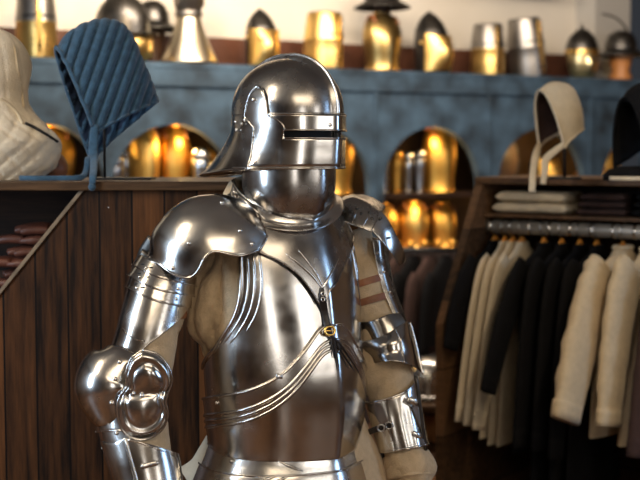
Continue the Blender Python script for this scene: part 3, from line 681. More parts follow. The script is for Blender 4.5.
# ------------------------------------------------------------------ plank cabinet with the sloping bin
YP = 3.16
def px_x(px, Y): return (px - 320) * Y / F
def px_z(py, Y): return P(320, py, Y).z
CAB = thing('display_cabinet', (px_x(130, YP), YP + .2, 0), 'brown plank display cabinet with sloping bin opening and slab top behind the armor', 'cabinet')
CO = CAB.location.copy(); XR = px_x(252, YP); ZS_ = px_z(190.5, YP); XL = -1.55
def cpart(name, mb, m, **k):
    par = k.pop('parent', CAB); return obj(name, mb, m, par, CO, **k)
def prism(poly, y0, y1):
    mb = MB(); n = len(poly); a = [V((x, y0, z)) for x, z in poly]; b = [V((x, y1, z)) for x, z in poly]
    mb.poly(a); mb.poly(b[::-1])
    for i in range(n): mb.poly([a[i], b[i], b[(i + 1) % n], a[(i + 1) % n]])
    return mb
A0 = (px_x(82, YP), px_z(190.5, YP)); sl = (px_z(290, YP) - px_z(193, YP)) / (px_x(0, YP) - px_x(80, YP))
def diag(x): return A0[1] + sl * (x - A0[0])
xd = XL + .25
pan = [(XR, 0.0), (XR, ZS_), A0, (xd, diag(xd)), (xd, 0)]
cpart('side_panel', prism(pan, YP + .012, YP + .034), WOOD, smooth=False)
cpart('back_panel', MB().box(((XL + XR) / 2, YP + .47, ZS_ / 2), (XR - XL, .02, ZS_ - .002)), WOOD_D, smooth=False)
cpart('end_panel', MB().box((XR - .011, YP + .245, ZS_ / 2), (.02, .42, ZS_ - .002)), WOOD_D, smooth=False)
cpart('edge_strip', prism([(A0[0] + .003, A0[1]), (A0[0] - .008, A0[1]), (xd - .008, diag(xd)), (xd + .003, diag(xd) - .001)], YP + .006, YP + .037), WOOD_E, smooth=False)
cpart('slab_top', MB().box(((XL + XR + .01) / 2, YP + .25, ZS_ + .0115), (XR + .01 - XL, .52, .023)), WOOD_S, smooth=False, bevel=.003)
ZSH = px_z(303, 3.3)
cpart('shelf_board', prism([(XR - .03, ZSH - .02), (XR - .03, ZSH), (-1.0, ZSH), (-1.0, ZSH - .02)], YP + .036, YP + .46), WOOD_D, smooth=False)
cpart('bin_front', MB().box((xd + .01, YP + .247, diag(xd) / 2 + .03), (.02, .42, diag(xd))), WOOD_D, smooth=False)
cpart('top_support', MB().box((XL + .05, YP + .25, ZS_ / 2), (.06, .30, ZS_)), WOOD_D, smooth=False)
cpart('screw', MB().ball(P(108.5, 207.5, YP + .012), (.003, .002, .003), 8, 6), STEEL_B)
ZTOPC = ZS_ + .023
# leather gloves stacked in the bin
def glove():
    t = thing('leather_glove', (0, 0, 0), 'glove', 'glove', 'leather gloves in the cabinet bin')
    obj('palm', MB().tube([(-.19, 0, .014), (-.11, 0, .013), (-.04, 0, .014), (.0, 0, .012)], [(.012, .058), (.011, .046), (.014, .048), (.011, .044)], 20, samples=16, ref=(0, 0, 1)), GLOVE_M, t)
    for k, (y, l) in enumerate(((-.033, .070), (-.011, .082), (.011, .078), (.033, .060))):
        obj('finger', MB().tube([(-.005, y, .013), (l * .5, y * 1.15, .015), (l * .92, y * 1.2, .011), (l, y * 1.2, .010)], [.0105, .0105, .008, .003], 12, samples=14), GLOVE_M, t)
    obj('thumb', MB().tube([(-.08, .04, .013), (-.04, .062, .014), (-.005, .066, .012)], [.012, .011, .005], 12, samples=12), GLOVE_M, t)
    return t
g0 = glove()
gl = [(24, 3.25, 0, 185, 0), (14, 3.31, 1, 170, 4), (32, 3.30, 2, 196, -3), (6, 3.28, 3, 178, 3), (36, 3.29, 4, 188, -5), (22, 3.31, 5, 172, 2), (44, 3.28, 6, 183, -8)]
gl_lab = ['undermost red brown leather glove lying on the bin shelf', 'second red brown leather glove up from the bin shelf', 'red brown leather glove third from the bottom of the bin stack',
          'middle red brown leather glove of the stack in the bin', 'red brown leather glove third from the top of the bin stack', 'red brown leather glove just under the topmost one', 'topmost red brown leather glove with cuff against the sloping edge']
for k, (px, Y, lev, rz, tilt) in enumerate(gl):
    o = g0 if k == 0 else copy_tree(g0); o['label'] = gl_lab[k]
    o.location = (px_x(px, Y), Y + .06, ZSH + .001 + lev * .0300); o.rotation_euler = (R(tilt * .4), 0, R(rz)); o.scale = (1.15, 1.15, 1.14)

# ------------------------------------------------------------------ hoods
def hood(name, M, B, Y, yaw, w, m, inner, label, cat, off_x=0, quilt=None, trim=True, group=None, n=70, far_drop=0):
    """two-sided hood: M is its crown seam and B its lower side edge, both in the hood's own middle plane"""
    yaw = R(yaw); fwd = V((-cos(yaw), -sin(yaw), 0)); nrm = V((sin(yaw), -cos(yaw), 0))
    c = P(sum(q[0] for q in M) / len(M), M[0][1], Y)
    def pl(q):
        p = P(q[0], q[1], Y); du = (p.x - c.x) / cos(yaw); q_ = c - fwd * du; return V((q_.x, q_.y, p.z))
    Ms = resample([pl(q) for q in M], n); Bs = resample([pl(q) for q in B], n)
    rows = []
    for i in range(n):
        s = i / (n - 1); ww = w * (1 - .9 * s ** 3.0) ; row = []
        for j in range(2 * n - 1):
            v = (j - (n - 1)) / (n - 1); a = abs(v)
            p = Ms[i] + (Bs[i] + (V((0, 0, -far_drop * (1 - s) ** .8)) - fwd * far_drop * .35 * (1 - s) if v < 0 else V((0, 0, 0))) - Ms[i]) * (1 - cos(a * PI / 2)) + nrm * (ww * sin(v * PI / 2) ** 1 if True else 0)
            g = 0
            if quilt: g = quilt(s, a, (p - c).dot(fwd), p.z)
            g += .004 * fnoise(p + V((7, 0, 0)), 14) * a
            p = p + nrm * (g * (1 if v > 0 else -1)) * min(1, a * 3) + V((0, 0, g * (1 - a) * .5)); row.append(p)
        rows.append(row)
    t = thing(name, (c.x, c.y, 0), label, cat, group); o = t.location.copy()
    shell = obj('hood_shell', MB().grid(rows), m, t, o, solid=.0045, so=-1)
    off2 = [[p + (V((Ms[i].x, Ms[i].y, Ms[i].z)) * .5 + Bs[i] * .5 - p).normalized() * .013 for p in r] for i, r in enumerate(rows)]
    obj('lining', MB().grid([r[::3] for r in off2[::3]]), inner, t, o)
    if trim:
        obj('face_binding', MB().tube(rows[0][::6], .0055, 10, samples=80), m, t, o)
        obj('hem_binding', MB().tube([r[0] for r in rows][::4] , .004, 8, samples=60), m, t, o)
        obj('hem_binding', MB().tube([r[-1] for r in rows][::4], .004, 8, samples=60), m, t, o)
    return t, o, rows
def q_blue(s, a, u, z):
    k1 = abs(sin((u * .95 + z * .34 - .02 * a) * PI / .027)); k2 = abs(sin((u * .5 + z * .9) * PI / .12 + 1))
    return -.0085 * (1 - k1) ** 2.6 - .002 * (1 - k2) ** 12 + .003 * k1
YH = 3.36
HOOD, ho, hr = hood('quilted_hood', [(61, 49), (68, 38), (82, 26), (101, 19), (119, 21), (131, 34), (140, 56), (149, 78), (156, 100)],
                    [(90, 133), (97, 129), (105, 124), (114, 119), (123, 114), (132, 110), (140, 106), (148, 103), (155, 100.5)], YH, 24, .074, BLUE_C, BLUE_D,
                    'blue diagonally quilted cloth hood with long ties on cabinet top', 'hood', quilt=q_blue, n=90, far_drop=.075)
def tie(name, pts, rad, m, t, o, n=10): return obj(name, MB().tube(pts, rad, n, samples=len(pts) * 6, ref=(0, -1, 0)), m, t, o)
q0 = hr[0][-1]
tie('tie', [q0 + V((0, 0, .02)), q0 + V((-.004, -.008, -.04)), P(94, 160, YP + .07), P(93, 176, YP - .016), P(92, 187, YP - .018)], [(.004, .010), (.004, .013), (.004, .011), (.004, .010), (.004, .007)], BLUE_C, HOOD, ho)
obj('knot', MB().ball(P(92, 187, YP - .020), (.010, .008, .010), 14, 10), BLUE_C, HOOD, ho)
zt = ZTOPC + .005
tie('tie', [hr[0][0] + V((0, 0, .01)), P(88, 158, YH - .02), P(86, 171, YH - .05), V((px_x(79, YP + .1), YP + .12, zt + .002)), V((px_x(62, YP + .1), YP + .11, zt)), V((px_x(38, YP + .1), YP + .10, zt)), V((px_x(18, YP + .1), YP + .12, zt))], [(.003, .008)] * 7, BLUE_C, HOOD, ho)
STD = thing('hood_stand', (px_x(105, YH), YH, ZTOPC), 'black metal rod stand with flat base holding up the blue hood', 'stand'); so_ = STD.location.copy()
obj('rod', MB().tube([V((px_x(105, YH), YH, ZTOPC + .004)), V((px_x(105, YH), YH, px_z(60, YH)))], .0038, 12), BLACK_M, STD, so_)
obj('base_plate', MB().box((px_x(124, YH), YH, ZTOPC + .003), (.16, .10, .006)), BLACK_M, STD, so_, smooth=False, bevel=.001)
obj('top_ball', MB().ball(V((px_x(105, YH), YH, px_z(58, YH))), (.018, .018, .016), 16, 10), BLACK_M, STD, so_)

# cream padded hood with a wide collar, at the left edge
YC = 3.40; cc = V((px_x(-13, YC), YC, ZTOPC))
COIF = thing('padded_hood', cc, 'cream padded hood with quilted collar and black trim beside the blue hood', 'hood')
def zc(py): return px_z(py, YC)
def rr(px): return px_x(px, YC) - cc.x
prof = [(.004, zc(28)), (rr(6), zc(30)), (rr(20), zc(38)), (rr(29), zc(50)), (rr(32), zc(66)), (rr(31), zc(82)), (rr(29), zc(98)), (rr(32), zc(112)), (rr(40), zc(126)), (rr(47), zc(142)), (rr(43), zc(160)), (rr(37), zc(174)), (rr(35), zc(180))]
pr = resample([V((a, b, 0)) for a, b in prof], 90)
rows = []
for i, q in enumerate(pr):
    row = []
    for k in range(160):
        a = 2 * PI * k / 160; z = q.y
        col_ = max(0, min(1, (zc(110) - z) / .04))
        d1 = abs(sin((a * .115 + z * .7) * PI / .042)); d2 = abs(sin((a * .115 - z * .7) * PI / .042))
        g = -.008 * col_ * ((1 - d1) ** 4 + (1 - d2) ** 4) - (1 - col_) * .0022 * (1 - abs(sin((a * .11 + .1 * z) * PI / .055))) ** 5
        g += .006 * fnoise(V((cos(a), sin(a), z * 9)), 2.0)
        row.append(V((cc.x, cc.y, 0)) + V(((q.x + g + .042 * min(1, max(0, (zc(104) - z) / .10)) * max(0, cos(a)) ** 2 * min(1, max(0, (z - zc(186)) / .05))) * cos(a), (q.x + g) * sin(a) * .92, z)))
    rows.append(row)
CREAM_H = mat('thick_cream_cotton', (.76, .66, .50), .95, 0, .06, 50, .3, 260, sheen=.2)
obj('hood_shell', MB().grid(rows, cu=True), CREAM_H, COIF, cc)
def on_coif(px, py):
    b = MB().grid(rows, cu=True).bvh(); return hit(b, px, py, YC)
CBV = MB().grid(rows, cu=True).bvh()
tp = [hit(CBV, x, y, YC) for x, y in ((25, 124), (33, 128), (42, 133), (50, 138), (56, 142))]
obj('black_trim', MB().tube([p + n * .004 for p, n in tp], [(.004, .007)] * 5, 10, samples=24), TRIM_BK, COIF, cc)['label'] = 'black ribbon trim'
tp = [hit(CBV, x, y, YC) for x, y in ((23, 124), (16, 112), (8, 104), (0, 99))]
obj('collar_seam', MB().tube([p + n * .001 for p, n in tp], .004, 8, samples=24), CREAM, COIF, cc)
obj('face_seam', MB().tube([hit(CBV, x, y, YC)[0] for x, y in ((8, 34), (15, 50), (18, 70), (22, 90), (24, 108))], .003, 8, samples=24), CREAM, COIF, cc)
pc = V((px_x(55, 3.56), 3.56, ZTOPC))
POUCH = thing('leather_pouch', pc, 'brown leather pouch with flap on cabinet top behind the cream hood', 'pouch')
obj('pouch_body', wrinkle(MB().tube([pc + V((-.02, 0, .002)), pc + V((-.02, 0, .03)), pc + V((-.022, 0, .06)), pc + V((-.026, 0, .095))], [(.052, .035), (.058, .04), (.045, .033), (.02, .012)], 24, samples=18, ref=(1, 0, 0)), .006, 25), LEATHER, POUCH, pc)
obj('flap', MB().grid([[pc + V((-.06 + .08 * j / 8, -.040 - .006 * sin(PI * j / 8), .085 - .05 * i / 6 - .012 * sin(PI * j / 8))) for j in range(9)] for i in range(7)]), LEATHER_D, POUCH, pc, solid=.003)

# ------------------------------------------------------------------ clothes rack on the right
RA = R(-36); RX = V((cos(RA), sin(RA), 0)); RN = V((sin(RA), -cos(RA), 0)); R0 = V((px_x(488, 4.75), 4.75, 0)); RROT = Matrix.Rotation(RA, 3, 'Z')
ZRL = 1.55 - 76 * 4.75 / F
def rp(s, n, z): return R0 + RX * s + RN * n + V((0, 0, z))
RACK = thing('clothes_rack', R0, 'dark wooden clothes rack with two shelves and a grey hanging rail', 'rack'); RO = R0.copy()
def rbox(s0, s1, n0, n1, z0, z1): return MB().box(rp((s0 + s1) / 2, (n0 + n1) / 2, (z0 + z1) / 2), (s1 - s0, n1 - n0, z1 - z0), RROT)
LEN = 1.15
obj('top_shelf', rbox(-.03, LEN, -.40, .05, 1.423, 1.448), WOOD_R, RACK, RO, smooth=False, bevel=.003)
obj('lower_shelf', rbox(.0, LEN, -.385, .035, 1.2985, 1.311), WOOD_R, RACK, RO, smooth=False)
def rack_side(s0, s1):
    poly = [(-.40, 0), (-.40, 1.423), (.045, 1.423), (.33, .92), (.33, 0)]; mb = MB(); a = [rp(s0, n, z) for n, z in poly]; b = [rp(s1, n, z) for n, z in poly]
    mb.poly(a); mb.poly(b[::-1])
    for q in range(5): mb.poly([a[q], b[q], b[(q + 1) % 5], a[(q + 1) % 5]])
    return mb
obj('side_panel', rack_side(-.03, .0), WOOD_R, RACK, RO, smooth=False)
obj('side_panel', rack_side(LEN - .03, LEN), WOOD_R, RACK, RO, smooth=False)
obj('back_panel', rbox(.0, LEN - .03, -.40, -.385, 0, 1.423), WOOD_D, RACK, RO, smooth=False)
obj('bottom_board', rbox(.0, LEN - .03, -.385, .30, .06, .09), WOOD_D, RACK, RO, smooth=False)
obj('rail', MB().tube([rp(0, 0, ZRL), rp(LEN - .03, 0, ZRL)], .025, 20), RAIL, RACK, RO)
for k in range(9):
    s_ = .02 + k * .082
    obj('rail_ring', MB().tube([rp(s_ - .004, 0, ZRL), rp(s_ + .004, 0, ZRL)], .0285, 20), STEEL_B, RACK, RO)
def s_at(px):
    lo, hi = -.2, 1.6
    for _ in range(50):
        m_ = (lo + hi) / 2; p = rp(m_, 0, 0)
        if 320 + p.x / p.y * F < px: lo = m_
        else: hi = m_
    return lo
def garment(name, px, m, label, cat, length=.72, sl=.52, splay=.17, hx=.205, th=.0155, buttons=0, group=None, tilt=0, ribs=False, stand=1):
    s = s_at(px); o = rp(s, 0, ZRL); t = thing(name, o, label, cat, group); t.rotation_euler = (0, 0, math.atan2(RN.y, RN.x) + R(tilt))
    WS_ = 1.75 if ribs else 1.0
    # local frame: x along the shoulders towards the viewer, y along the rail, z up, origin on the rail
    def prof(z):
        return lerp_tab([(-length, hx + .035, th * 1.5), (-.45, hx * .95, th * 1.3), (-.22, hx * .98, th * 1.2), (-.135, hx, th), (-.098, hx * .62, th * .9), (-.074, .06, th * 1.0), (-.055, .046, th * .9)], z)
    zs = lin(-.055, -length, 46); rows = []
    for z in zs:
        a, b = prof(z); rows.append([V((a * cos(2 * PI * k / 40), (b + th * .12 * sin(5 * a * 30 + 9 * cos(2 * PI * k / 40) + z * 6) * (1 if z < -.14 else 0)) * sin(2 * PI * k / 40), z)) for k in range(40)])
    bd = obj('body', MB().grid(rows, cu=True), m, t)
    for sg in (1, -1):
        mb = MB().tube([V((sg * (hx - .045), 0, -.125)), V((sg * (hx + (.012 if sg > 0 else -.02)), -.002, -.19)), V((sg * (hx + (splay * .55 if sg > 0 else .0)), -.003, -.125 - sl * .55)), V((sg * (hx + (splay if sg > 0 else .02)), 0, -.125 - sl))], [(.050 * WS_, th), (.060 * WS_, th * 1.3), (.058 * WS_, th * 1.35), (.046 * WS_, th * 1.1)], 24, samples=26, ref=(0, 1, 0) if False else None,
                        mod=(lambda t_, a_: .004 * sin(40 * t_) * (.5 + .5 * cos(a_))) if ribs else None)
        sv = obj('sleeve', wrinkle(mb, min(.006, th * .18), 20), m, t)
        obj('sleeve_cuff', MB().tube([V((sg * (hx + (splay * .93 if sg > 0 else .018)), 0, -.125 - sl * .90)), V((sg * (hx + (splay * 1.01 if sg > 0 else .021)), 0, -.125 - sl * 1.01))], [(.050 * WS_, th * 1.25), (.048 * WS_, th * 1.2)], 24, samples=4), m, sv)
    if buttons:
        for k in range(buttons): obj('button', MB().ball(V((hx * .80 - .0 * k, -th * 1.5 + .008, -.20 - .075 * k)), (.011, .006, .011), 10, 6), BUT, t)
    obj('collar', MB().tube([V((.047 * cos(a), th * .85 * sin(a), -.057)) for a in lin(0, 2 * PI, 17)], min(.009, th * .4), 8, samples=34), m, t)
    h = thing_part('hanger', MB().tube([V((-hx * .70, 0, -.140)), V((-.08, 0, -.112)), V((0, 0, -.070)), V((.08, 0, -.112)), V((hx * .70, 0, -.140))], [(.005, th * .2), (.007, th * .3), (.009, th * .4), (.007, th * .3), (.005, th * .2)], 12, samples=24), s, label, tilt)
    return t
BUT = mat('wooden_buttons', (.55, .30, .10), .5)
HANG_LAB = {}
def thing_part(name, mb, s, glabel, tilt):
    hg = thing('clothes_hanger', rp(s, 0, ZRL), '', 'hanger', 'wooden hangers on the rail'); hg.rotation_euler = (0, 0, math.atan2(RN.y, RN.x) + R(tilt))
    obj('shoulder_bar', mb, HANG, hg)
    # bulge of varnished wood that shows at the neck of the garment
    obj('hanger_neck', MB().tube([V((-.026, 0, -.064)), V((0, 0, -.047)), V((.026, 0, -.058))], [(.008, .0035), (.014, .0045), (.010, .0035)], 12, samples=12), HANG, hg)
    obj('hook', MB().tube([V((0, 0, -.050)), *[V((.0335 * sin(q), 0, -.0335 * cos(q))) for q in lin(.15, 4.2, 14)]], .0022, 8, samples=36), STEEL_B, hg)
    HANG_LAB[glabel] = hg; return hg
specs = [('jacket', 496, BLACK_C, 'black jacket hanging nearest the rack side panel', 'jacket', dict(length=.48, sl=.30, splay=.13)),
         ('shirt', 506, CREAM_P, 'first cream shirt from the rack side panel', 'shirt', dict(length=.78, sl=.56, splay=.17, th=.0085, hx=.155)),
         ('shirt', 514, CREAM_P, 'middle cream shirt of three thin ones on the rail', 'shirt', dict(length=.80, sl=.57, splay=.17, th=.0085, hx=.155)),
         ('shirt', 523, CREAM_P, 'cream shirt hanging right against the black coats', 'shirt', dict(length=.80, sl=.58, splay=.17, th=.0085, hx=.155)),
         ('coat', 545, BLACK_C, 'black coat hanging beside the cream shirts', 'coat', dict(length=.80, sl=.42, splay=.22, th=.017)),
         ('coat', 563, BLACK_C, 'black coat second after the cream shirts', 'coat', dict(length=.92, sl=.62, splay=.12)),
         ('coat', 581, BLACK_C, 'black coat third after the cream shirts', 'coat', dict(length=.95, sl=.62, splay=.12)),
         ('coat', 598, BLACK_C, 'black coat hanging beside the padded cream jackets', 'coat', dict(length=.95, sl=.64, splay=.12, th=.017)),
         ('padded_jacket', 624, CREAM, 'padded cream jacket with long hanging sleeve beside the black coats', 'jacket', dict(length=.70, sl=.47, splay=.24, th=.032, ribs=True, hx=.22)),
         ('padded_jacket', 650, CREAM, 'padded cream jacket behind the dark brown sleeve at frame edge', 'jacket', dict(length=.72, sl=.50, splay=.13, th=.027, ribs=True, hx=.20)),
         ('coat', 682, BROWN_C, 'dark brown coat whose sleeve shows at the right frame edge', 'coat', dict(length=.95, sl=.58, splay=.17, th=.024))]
for nm, px, m_, lab, ct, kw in specs:
    if 'black coat second' in lab or 'third' in lab: kw['buttons'] = 2
    if 'nearest' in lab: kw['buttons'] = 2
    garment(nm, px, m_, lab, ct, group={'shirt': 'cream shirts on the rail', 'coat': 'dark coats on the rail'}.get(nm, None), **kw)
    HANG_LAB[lab]['label'] = 'orange wooden hanger carrying the ' + ' '.join(lab.split()[:10])
# folded cloths on the lower shelf
def folded(name, s0, s1, m, label, cat, z0, hgt, n0=-.20, n1=.025, lay=2):
    c = rp((s0 + s1) / 2, (n0 + n1) / 2, z0); t = thing(name, c, label, cat, 'folded clothes under the top shelf'); t.rotation_euler = (0, 0, RA)
    lx = (s1 - s0) / 2; ly = (n1 - n0) / 2; h = hgt / lay
    for k in range(lay):
        z = h * (k + .5); k_ = 1 - .06 * k
        rows = []
        for i in range(25):
            x = lx * k_ * (-1 + 2 * i / 24); e = min(1, (1 - abs(-1 + 2 * i / 24)) * 8 + .25)
            rows.append([V((x, ly * k_ * cos(a) * (abs(cos(a)) ** -.5 if abs(cos(a)) > .05 else 1) * .98, z + h * .5 * e * sin(a) * (1 if abs(sin(a)) < .2 else abs(sin(a)) ** -.4) + .003 * fnoise(V((x, k, cos(a))), 14))) for a in lin(0, 2 * PI, 29)[:-1]])
        mb = MB().grid(rows, cu=True); mb.poly(rows[0]); mb.poly(rows[-1]); obj('fold', mb, m, t)
    return t
sA, sB = s_at(497) - .02, s_at(588)
folded('folded_cloth', .03, .33, CREAM_P, 'cream cloth folded in two layers on the lower rack shelf', 'cloth', 1.313, .082)
folded('folded_cloth', .37, .56, BROWN_C, 'dark brown folded cloth on the lower rack shelf beside the cream one', 'cloth', 1.313, .080, lay=3)
folded('folded_cloth', .58, .80, BLACK_C, 'black folded cloth on the lower rack shelf at the frame edge', 'cloth', 1.313, .086, lay=3)
# white hood on its stand on the top shelf
YW = 4.36
WH, wo, wr = hood('cloth_hood', [(538, 91), (543, 86), (550, 82.5), (560, 82), (570, 85), (576, 93), (580, 104), (583, 115), (584, 126)],
                  [(551, 148), (553, 145), (556, 142), (560, 139), (565, 136), (570, 133), (575, 131), (580, 128.5), (583, 127)], YW, 26, .070, CREAM_P, BROWN_C,
                  'white cloth hood with two hanging ties on rack shelf', 'hood', n=44)
q0 = wr[0][-1]; q1 = wr[0][0]
tie('tie', [q1 + V((0, 0, .015)), P(536, 155, YW - .05), P(533, 172, YW - .10), P(532, 192, YW - .14)], [(.004, .010), (.004, .014), (.004, .012), (.004, .012)], CREAM_P, WH, wo)
tie('tie', [q0 + V((0, 0, .015)), P(547, 158, YW - .09), P(545, 170, YW - .12), P(543, 184, YW - .13)], [(.004, .010), (.004, .014), (.004, .012), (.004, .010)], CREAM_P, WH, wo)
def hood_stand(px, Y, top, label):
    b = V((px_x(px, Y), Y, 1.448)); t = thing('hood_stand', b, label, 'stand')
    obj('rod', MB().tube([b + V((0, 0, .008)), V((b.x, b.y, px_z(top, Y)))], .006, 12), BLACK_M, t, b); obj('base_plate', MB().lathe([(0, 0), (.06, 0), (.06, .008), (0, .008)], 24, b), BLACK_M, t, b)
    obj('top_ball', MB().ball(V((b.x, b.y, px_z(top, Y))), .020, 16, 10), BLACK_M, t, b); return t
hood_stand(564, YW, 112, 'black rod stand inside the white hood on rack shelf')
BH, bo, br = hood('cloth_hood', [(622, 98), (627, 90), (636, 84), (648, 82), (660, 86), (667, 96), (672, 110), (676, 124), (678, 134)],
                  [(628, 168), (632, 165), (637, 162), (644, 158), (650, 153), (657, 148), (664, 143), (671, 138), (677, 135)], 4.12, 24, .085, BLACK_C, BLACK_C,
                  'black cloth hood standing at the right end of the rack shelf', 'hood', n=40)
b_ = V((px_x(640, 4.10), 4.10, 1.448))
hood_stand(664, 4.16, 118, 'black rod stand inside the black hood at frame edge')
FC = thing('beret', b_, 'black beret with pale stitched band beside the black hood', 'hat')
obj('cap_body', wrinkle(MB().lathe([(.004, .05), (.05, .048), (.085, .038), (.10, .02), (.10, .002), (0, .002)], 32, b_ + V((-.02, 0, 0)), 1, .8), .004, 20), BLACK_C, FC, b_)
obj('pale_band', MB().tube([b_ + V((-.02 + .101 * cos(a), .081 * sin(a), .010)) for a in lin(PI * 1.15, PI * 1.95, 14)], [(.007, .002)] * 14, 8, samples=30, ref=(0, 0, 1)), CREAM_P, FC, b_)

# ------------------------------------------------------------------ helmets and armor pieces (built facing -Y at the origin, then placed)
def bas(t, m_skull, m_face, h=.34, visor=True):
    rows = []
    for i in range(33):
        f = i / 32; z = h * f; r = .098 * lerp_tab([(0, .98), (.25, 1.0), (.5, 1.02), (.68, .93), (.82, .70), (.92, .42), (1, .03)], f)[0]; sh = .035 * max(0, f - .45) ** 1.2 * 1.6
        rows.append([V((r * .93 * cos(a), r * 1.12 * sin(a) + sh, z)) for a in lin(0, 2 * PI, 49)[:-1]])
    obj('skull', MB().grid(rows, cu=True), m_skull, t, solid=.002)
    if visor:
        rows = []
        for i in range(19):
            f = i / 18; z = .01 + .20 * f; rows.append([V((.100 * sin(a) * (1 + .02), -.112 * cos(a) - (.040 * sin(PI * f) * max(0, cos(a)) ** 3) - .006, z + .03 * (1 - cos(a)) * (f - .3))) for a in lin(-1.25, 1.25, 31)])
        vz_ = obj('face_plate', MB().grid(rows), m_face, t, solid=.002, sub=1)
        for s in (-1, 1):
            obj('eye_slit', MB().tube([V((s * .012, -.150, .150)), V((s * .040, -.136, .151)), V((s * .062, -.117, .153))], [(.004, .004)] * 3, 8, samples=8), TRIM_BK, vz_)
            obj('pivot', MB().ball(V((s * .104, -.02, .17)), (.006, .012, .012), 12, 8), m_face, vz_)
            for k in range(3): obj('breath_hole', MB().ball(V((s * (.018 + .014 * k), -.148 + .008 * k, .085 - .01 * k)), (.004, .004, .004), 8, 6), TRIM_BK, vz_)
def great(t, m_skull, m_face, h=.30, lean=0):
    rows = []
    for f, r in ((0, 1.0), (.02, 1.01), (.30, 1.02), (.5, 1.0), (.52, 1.03), (.75, .96), (.97, .88), (1, .85)):
        rows.append([V((.098 * r * cos(a), .118 * r * sin(a) - (.016 * (1 - f) * max(0, -sin(a)) ** 6), h * f)) for a in lin(0, 2 * PI, 49)[:-1]])
    mb = MB().grid(rows[4:], cu=True); mb.poly(rows[-1]); obj('skull', mb, m_skull, t, smooth=True, bevel=0)
    fp = obj('lower_face', MB().grid(rows[:5], cu=True), m_face, t, solid=.002)
    def fr(f): # front x=0
        return -.118 * 1.02 - .016 * (1 - f) - .003
    obj('cross_bar', MB().box((0, fr(.4) , h * .5), (.020, .008, h * .86)), BRASS, t, bevel=.001)
    for s in (-1, 1):
        obj('eye_slit', MB().tube([V((s * .014, -.128, h * .60)), V((s * .045, -.110, h * .60)), V((s * .075, -.082, h * .60))], [(.005, .005)] * 3, 8, samples=8), TRIM_BK, t)
        for k in range(4): obj('breath_hole', MB().ball(V((s * (.026 + .013 * (k % 2)), -.124 + .006 * (k % 2), h * (.18 + .08 * (k // 2)))), .004, 8, 6), TRIM_BK, fp)
def kettle(t, m, z0=0.0, r=.10):
    obj('bowl', MB().lathe([(.002, .15), (.04, .145), (.075, .12), (.095, .08), (.10, .035), (.102, .02)], 40, (0, 0, z0), .95, 1.1), m, t, solid=.002)
    obj('brim', MB().lathe([(.100, .022), (.13, .008), (.165, -.012), (.168, -.016)], 40, (0, 0, z0), .95, 1.1), m, t, solid=.002)
def head_form(t, m, z0, z1):
    obj('head_form', MB().lathe([(0, z0), (.07, z0), (.075, z0 + .02), (.055, z0 + .06), (.07, z0 + .12), (.088, (z0 + z1) / 2 + .06), (.07, z1 - .03), (.0, z1)], 28, (0, 0, 0), .9, 1.1), m, t)
def cuirass(t, m, h=.42, wd=.17, dp=.11, m2=None, arms=True):
    rows = []
    for f, a, b in ((0, .95, 1.0), (.03, .88, .92), (.18, .84, .88), (.40, .98, 1.08), (.62, 1.06, 1.05), (.80, .98, .82), (.90, .76, .62), (.96, .50, .48), (1.0, .40, .42)):
        rows.append([V((wd * a * cos(q), dp * b * sin(q) - .014 * max(0, -sin(q)) ** 8 * (1 - f), h * f)) for q in lin(0, 2 * PI, 57)[:-1]])
    obj('breast_shell', MB().grid(rows, cu=True), m, t, sub=1)
    obj('neck_roll', MB().tube([V((wd * .40 * cos(q), dp * .42 * sin(q), h)) for q in lin(0, 2 * PI, 33)], .007, 8, samples=64), m2 or m, t)
    obj('waist_roll', MB().tube([V((wd * .90 * cos(q), dp * .94 * sin(q), h * .03)) for q in lin(0, 2 * PI, 33)], .006, 8, samples=64), m2 or m, t)
    for s in (-1, 1): obj('shoulder_strap', MB().tube([V((s * wd * .62, -dp * .60, h * .82)), V((s * wd * .60, 0, h * .965)), V((s * wd * .62, dp * .6, h * .82))], [(.004, .016)] * 3, 10, samples=12, ref=(0, 0, 1)), LEATHER, t)
def sallet(t, m, m_face):
    rows = []
    for f, r, bk in ((0, 1.06, .55), (.12, 1.02, .22), (.28, 1.0, .05), (.45, 1.0, 0), (.65, .93, 0), (.82, .72, 0), (.94, .42, 0), (1, .02, 0)):
        rows.append([V((.105 * r * cos(a), .125 * r * sin(a) + .125 * bk * max(0, sin(a)), .24 * f + .05)) for a in lin(0, 2 * PI, 49)[:-1]])
    obj('skull', MB().grid(rows, cu=True), m, t, sub=1, solid=.002)
    obj('visor', MB().grid([[V((.112 * sin(a), -.134 * cos(a), z + .02)) for a in lin(-1.2, 1.2, 25)] for z in (0.0, .05, .085)]), m_face, t, solid=.003)
    obj('visor_brim', MB().tube([V((.120 * sin(a), -.150 * cos(a), .115)) for a in lin(-1.4, 1.4, 15)], [(.003, .018)] * 15, 8, samples=30), m, t)
    obj('chin_guard', MB().grid([[V((.100 * sin(a) * k, -.118 * cos(a) * k, z)) for a in lin(-1.5, 1.5, 25)] for z, k in ((0, .9), (.03, 1), (.06, 1.02))]), m_face, t, solid=.003)
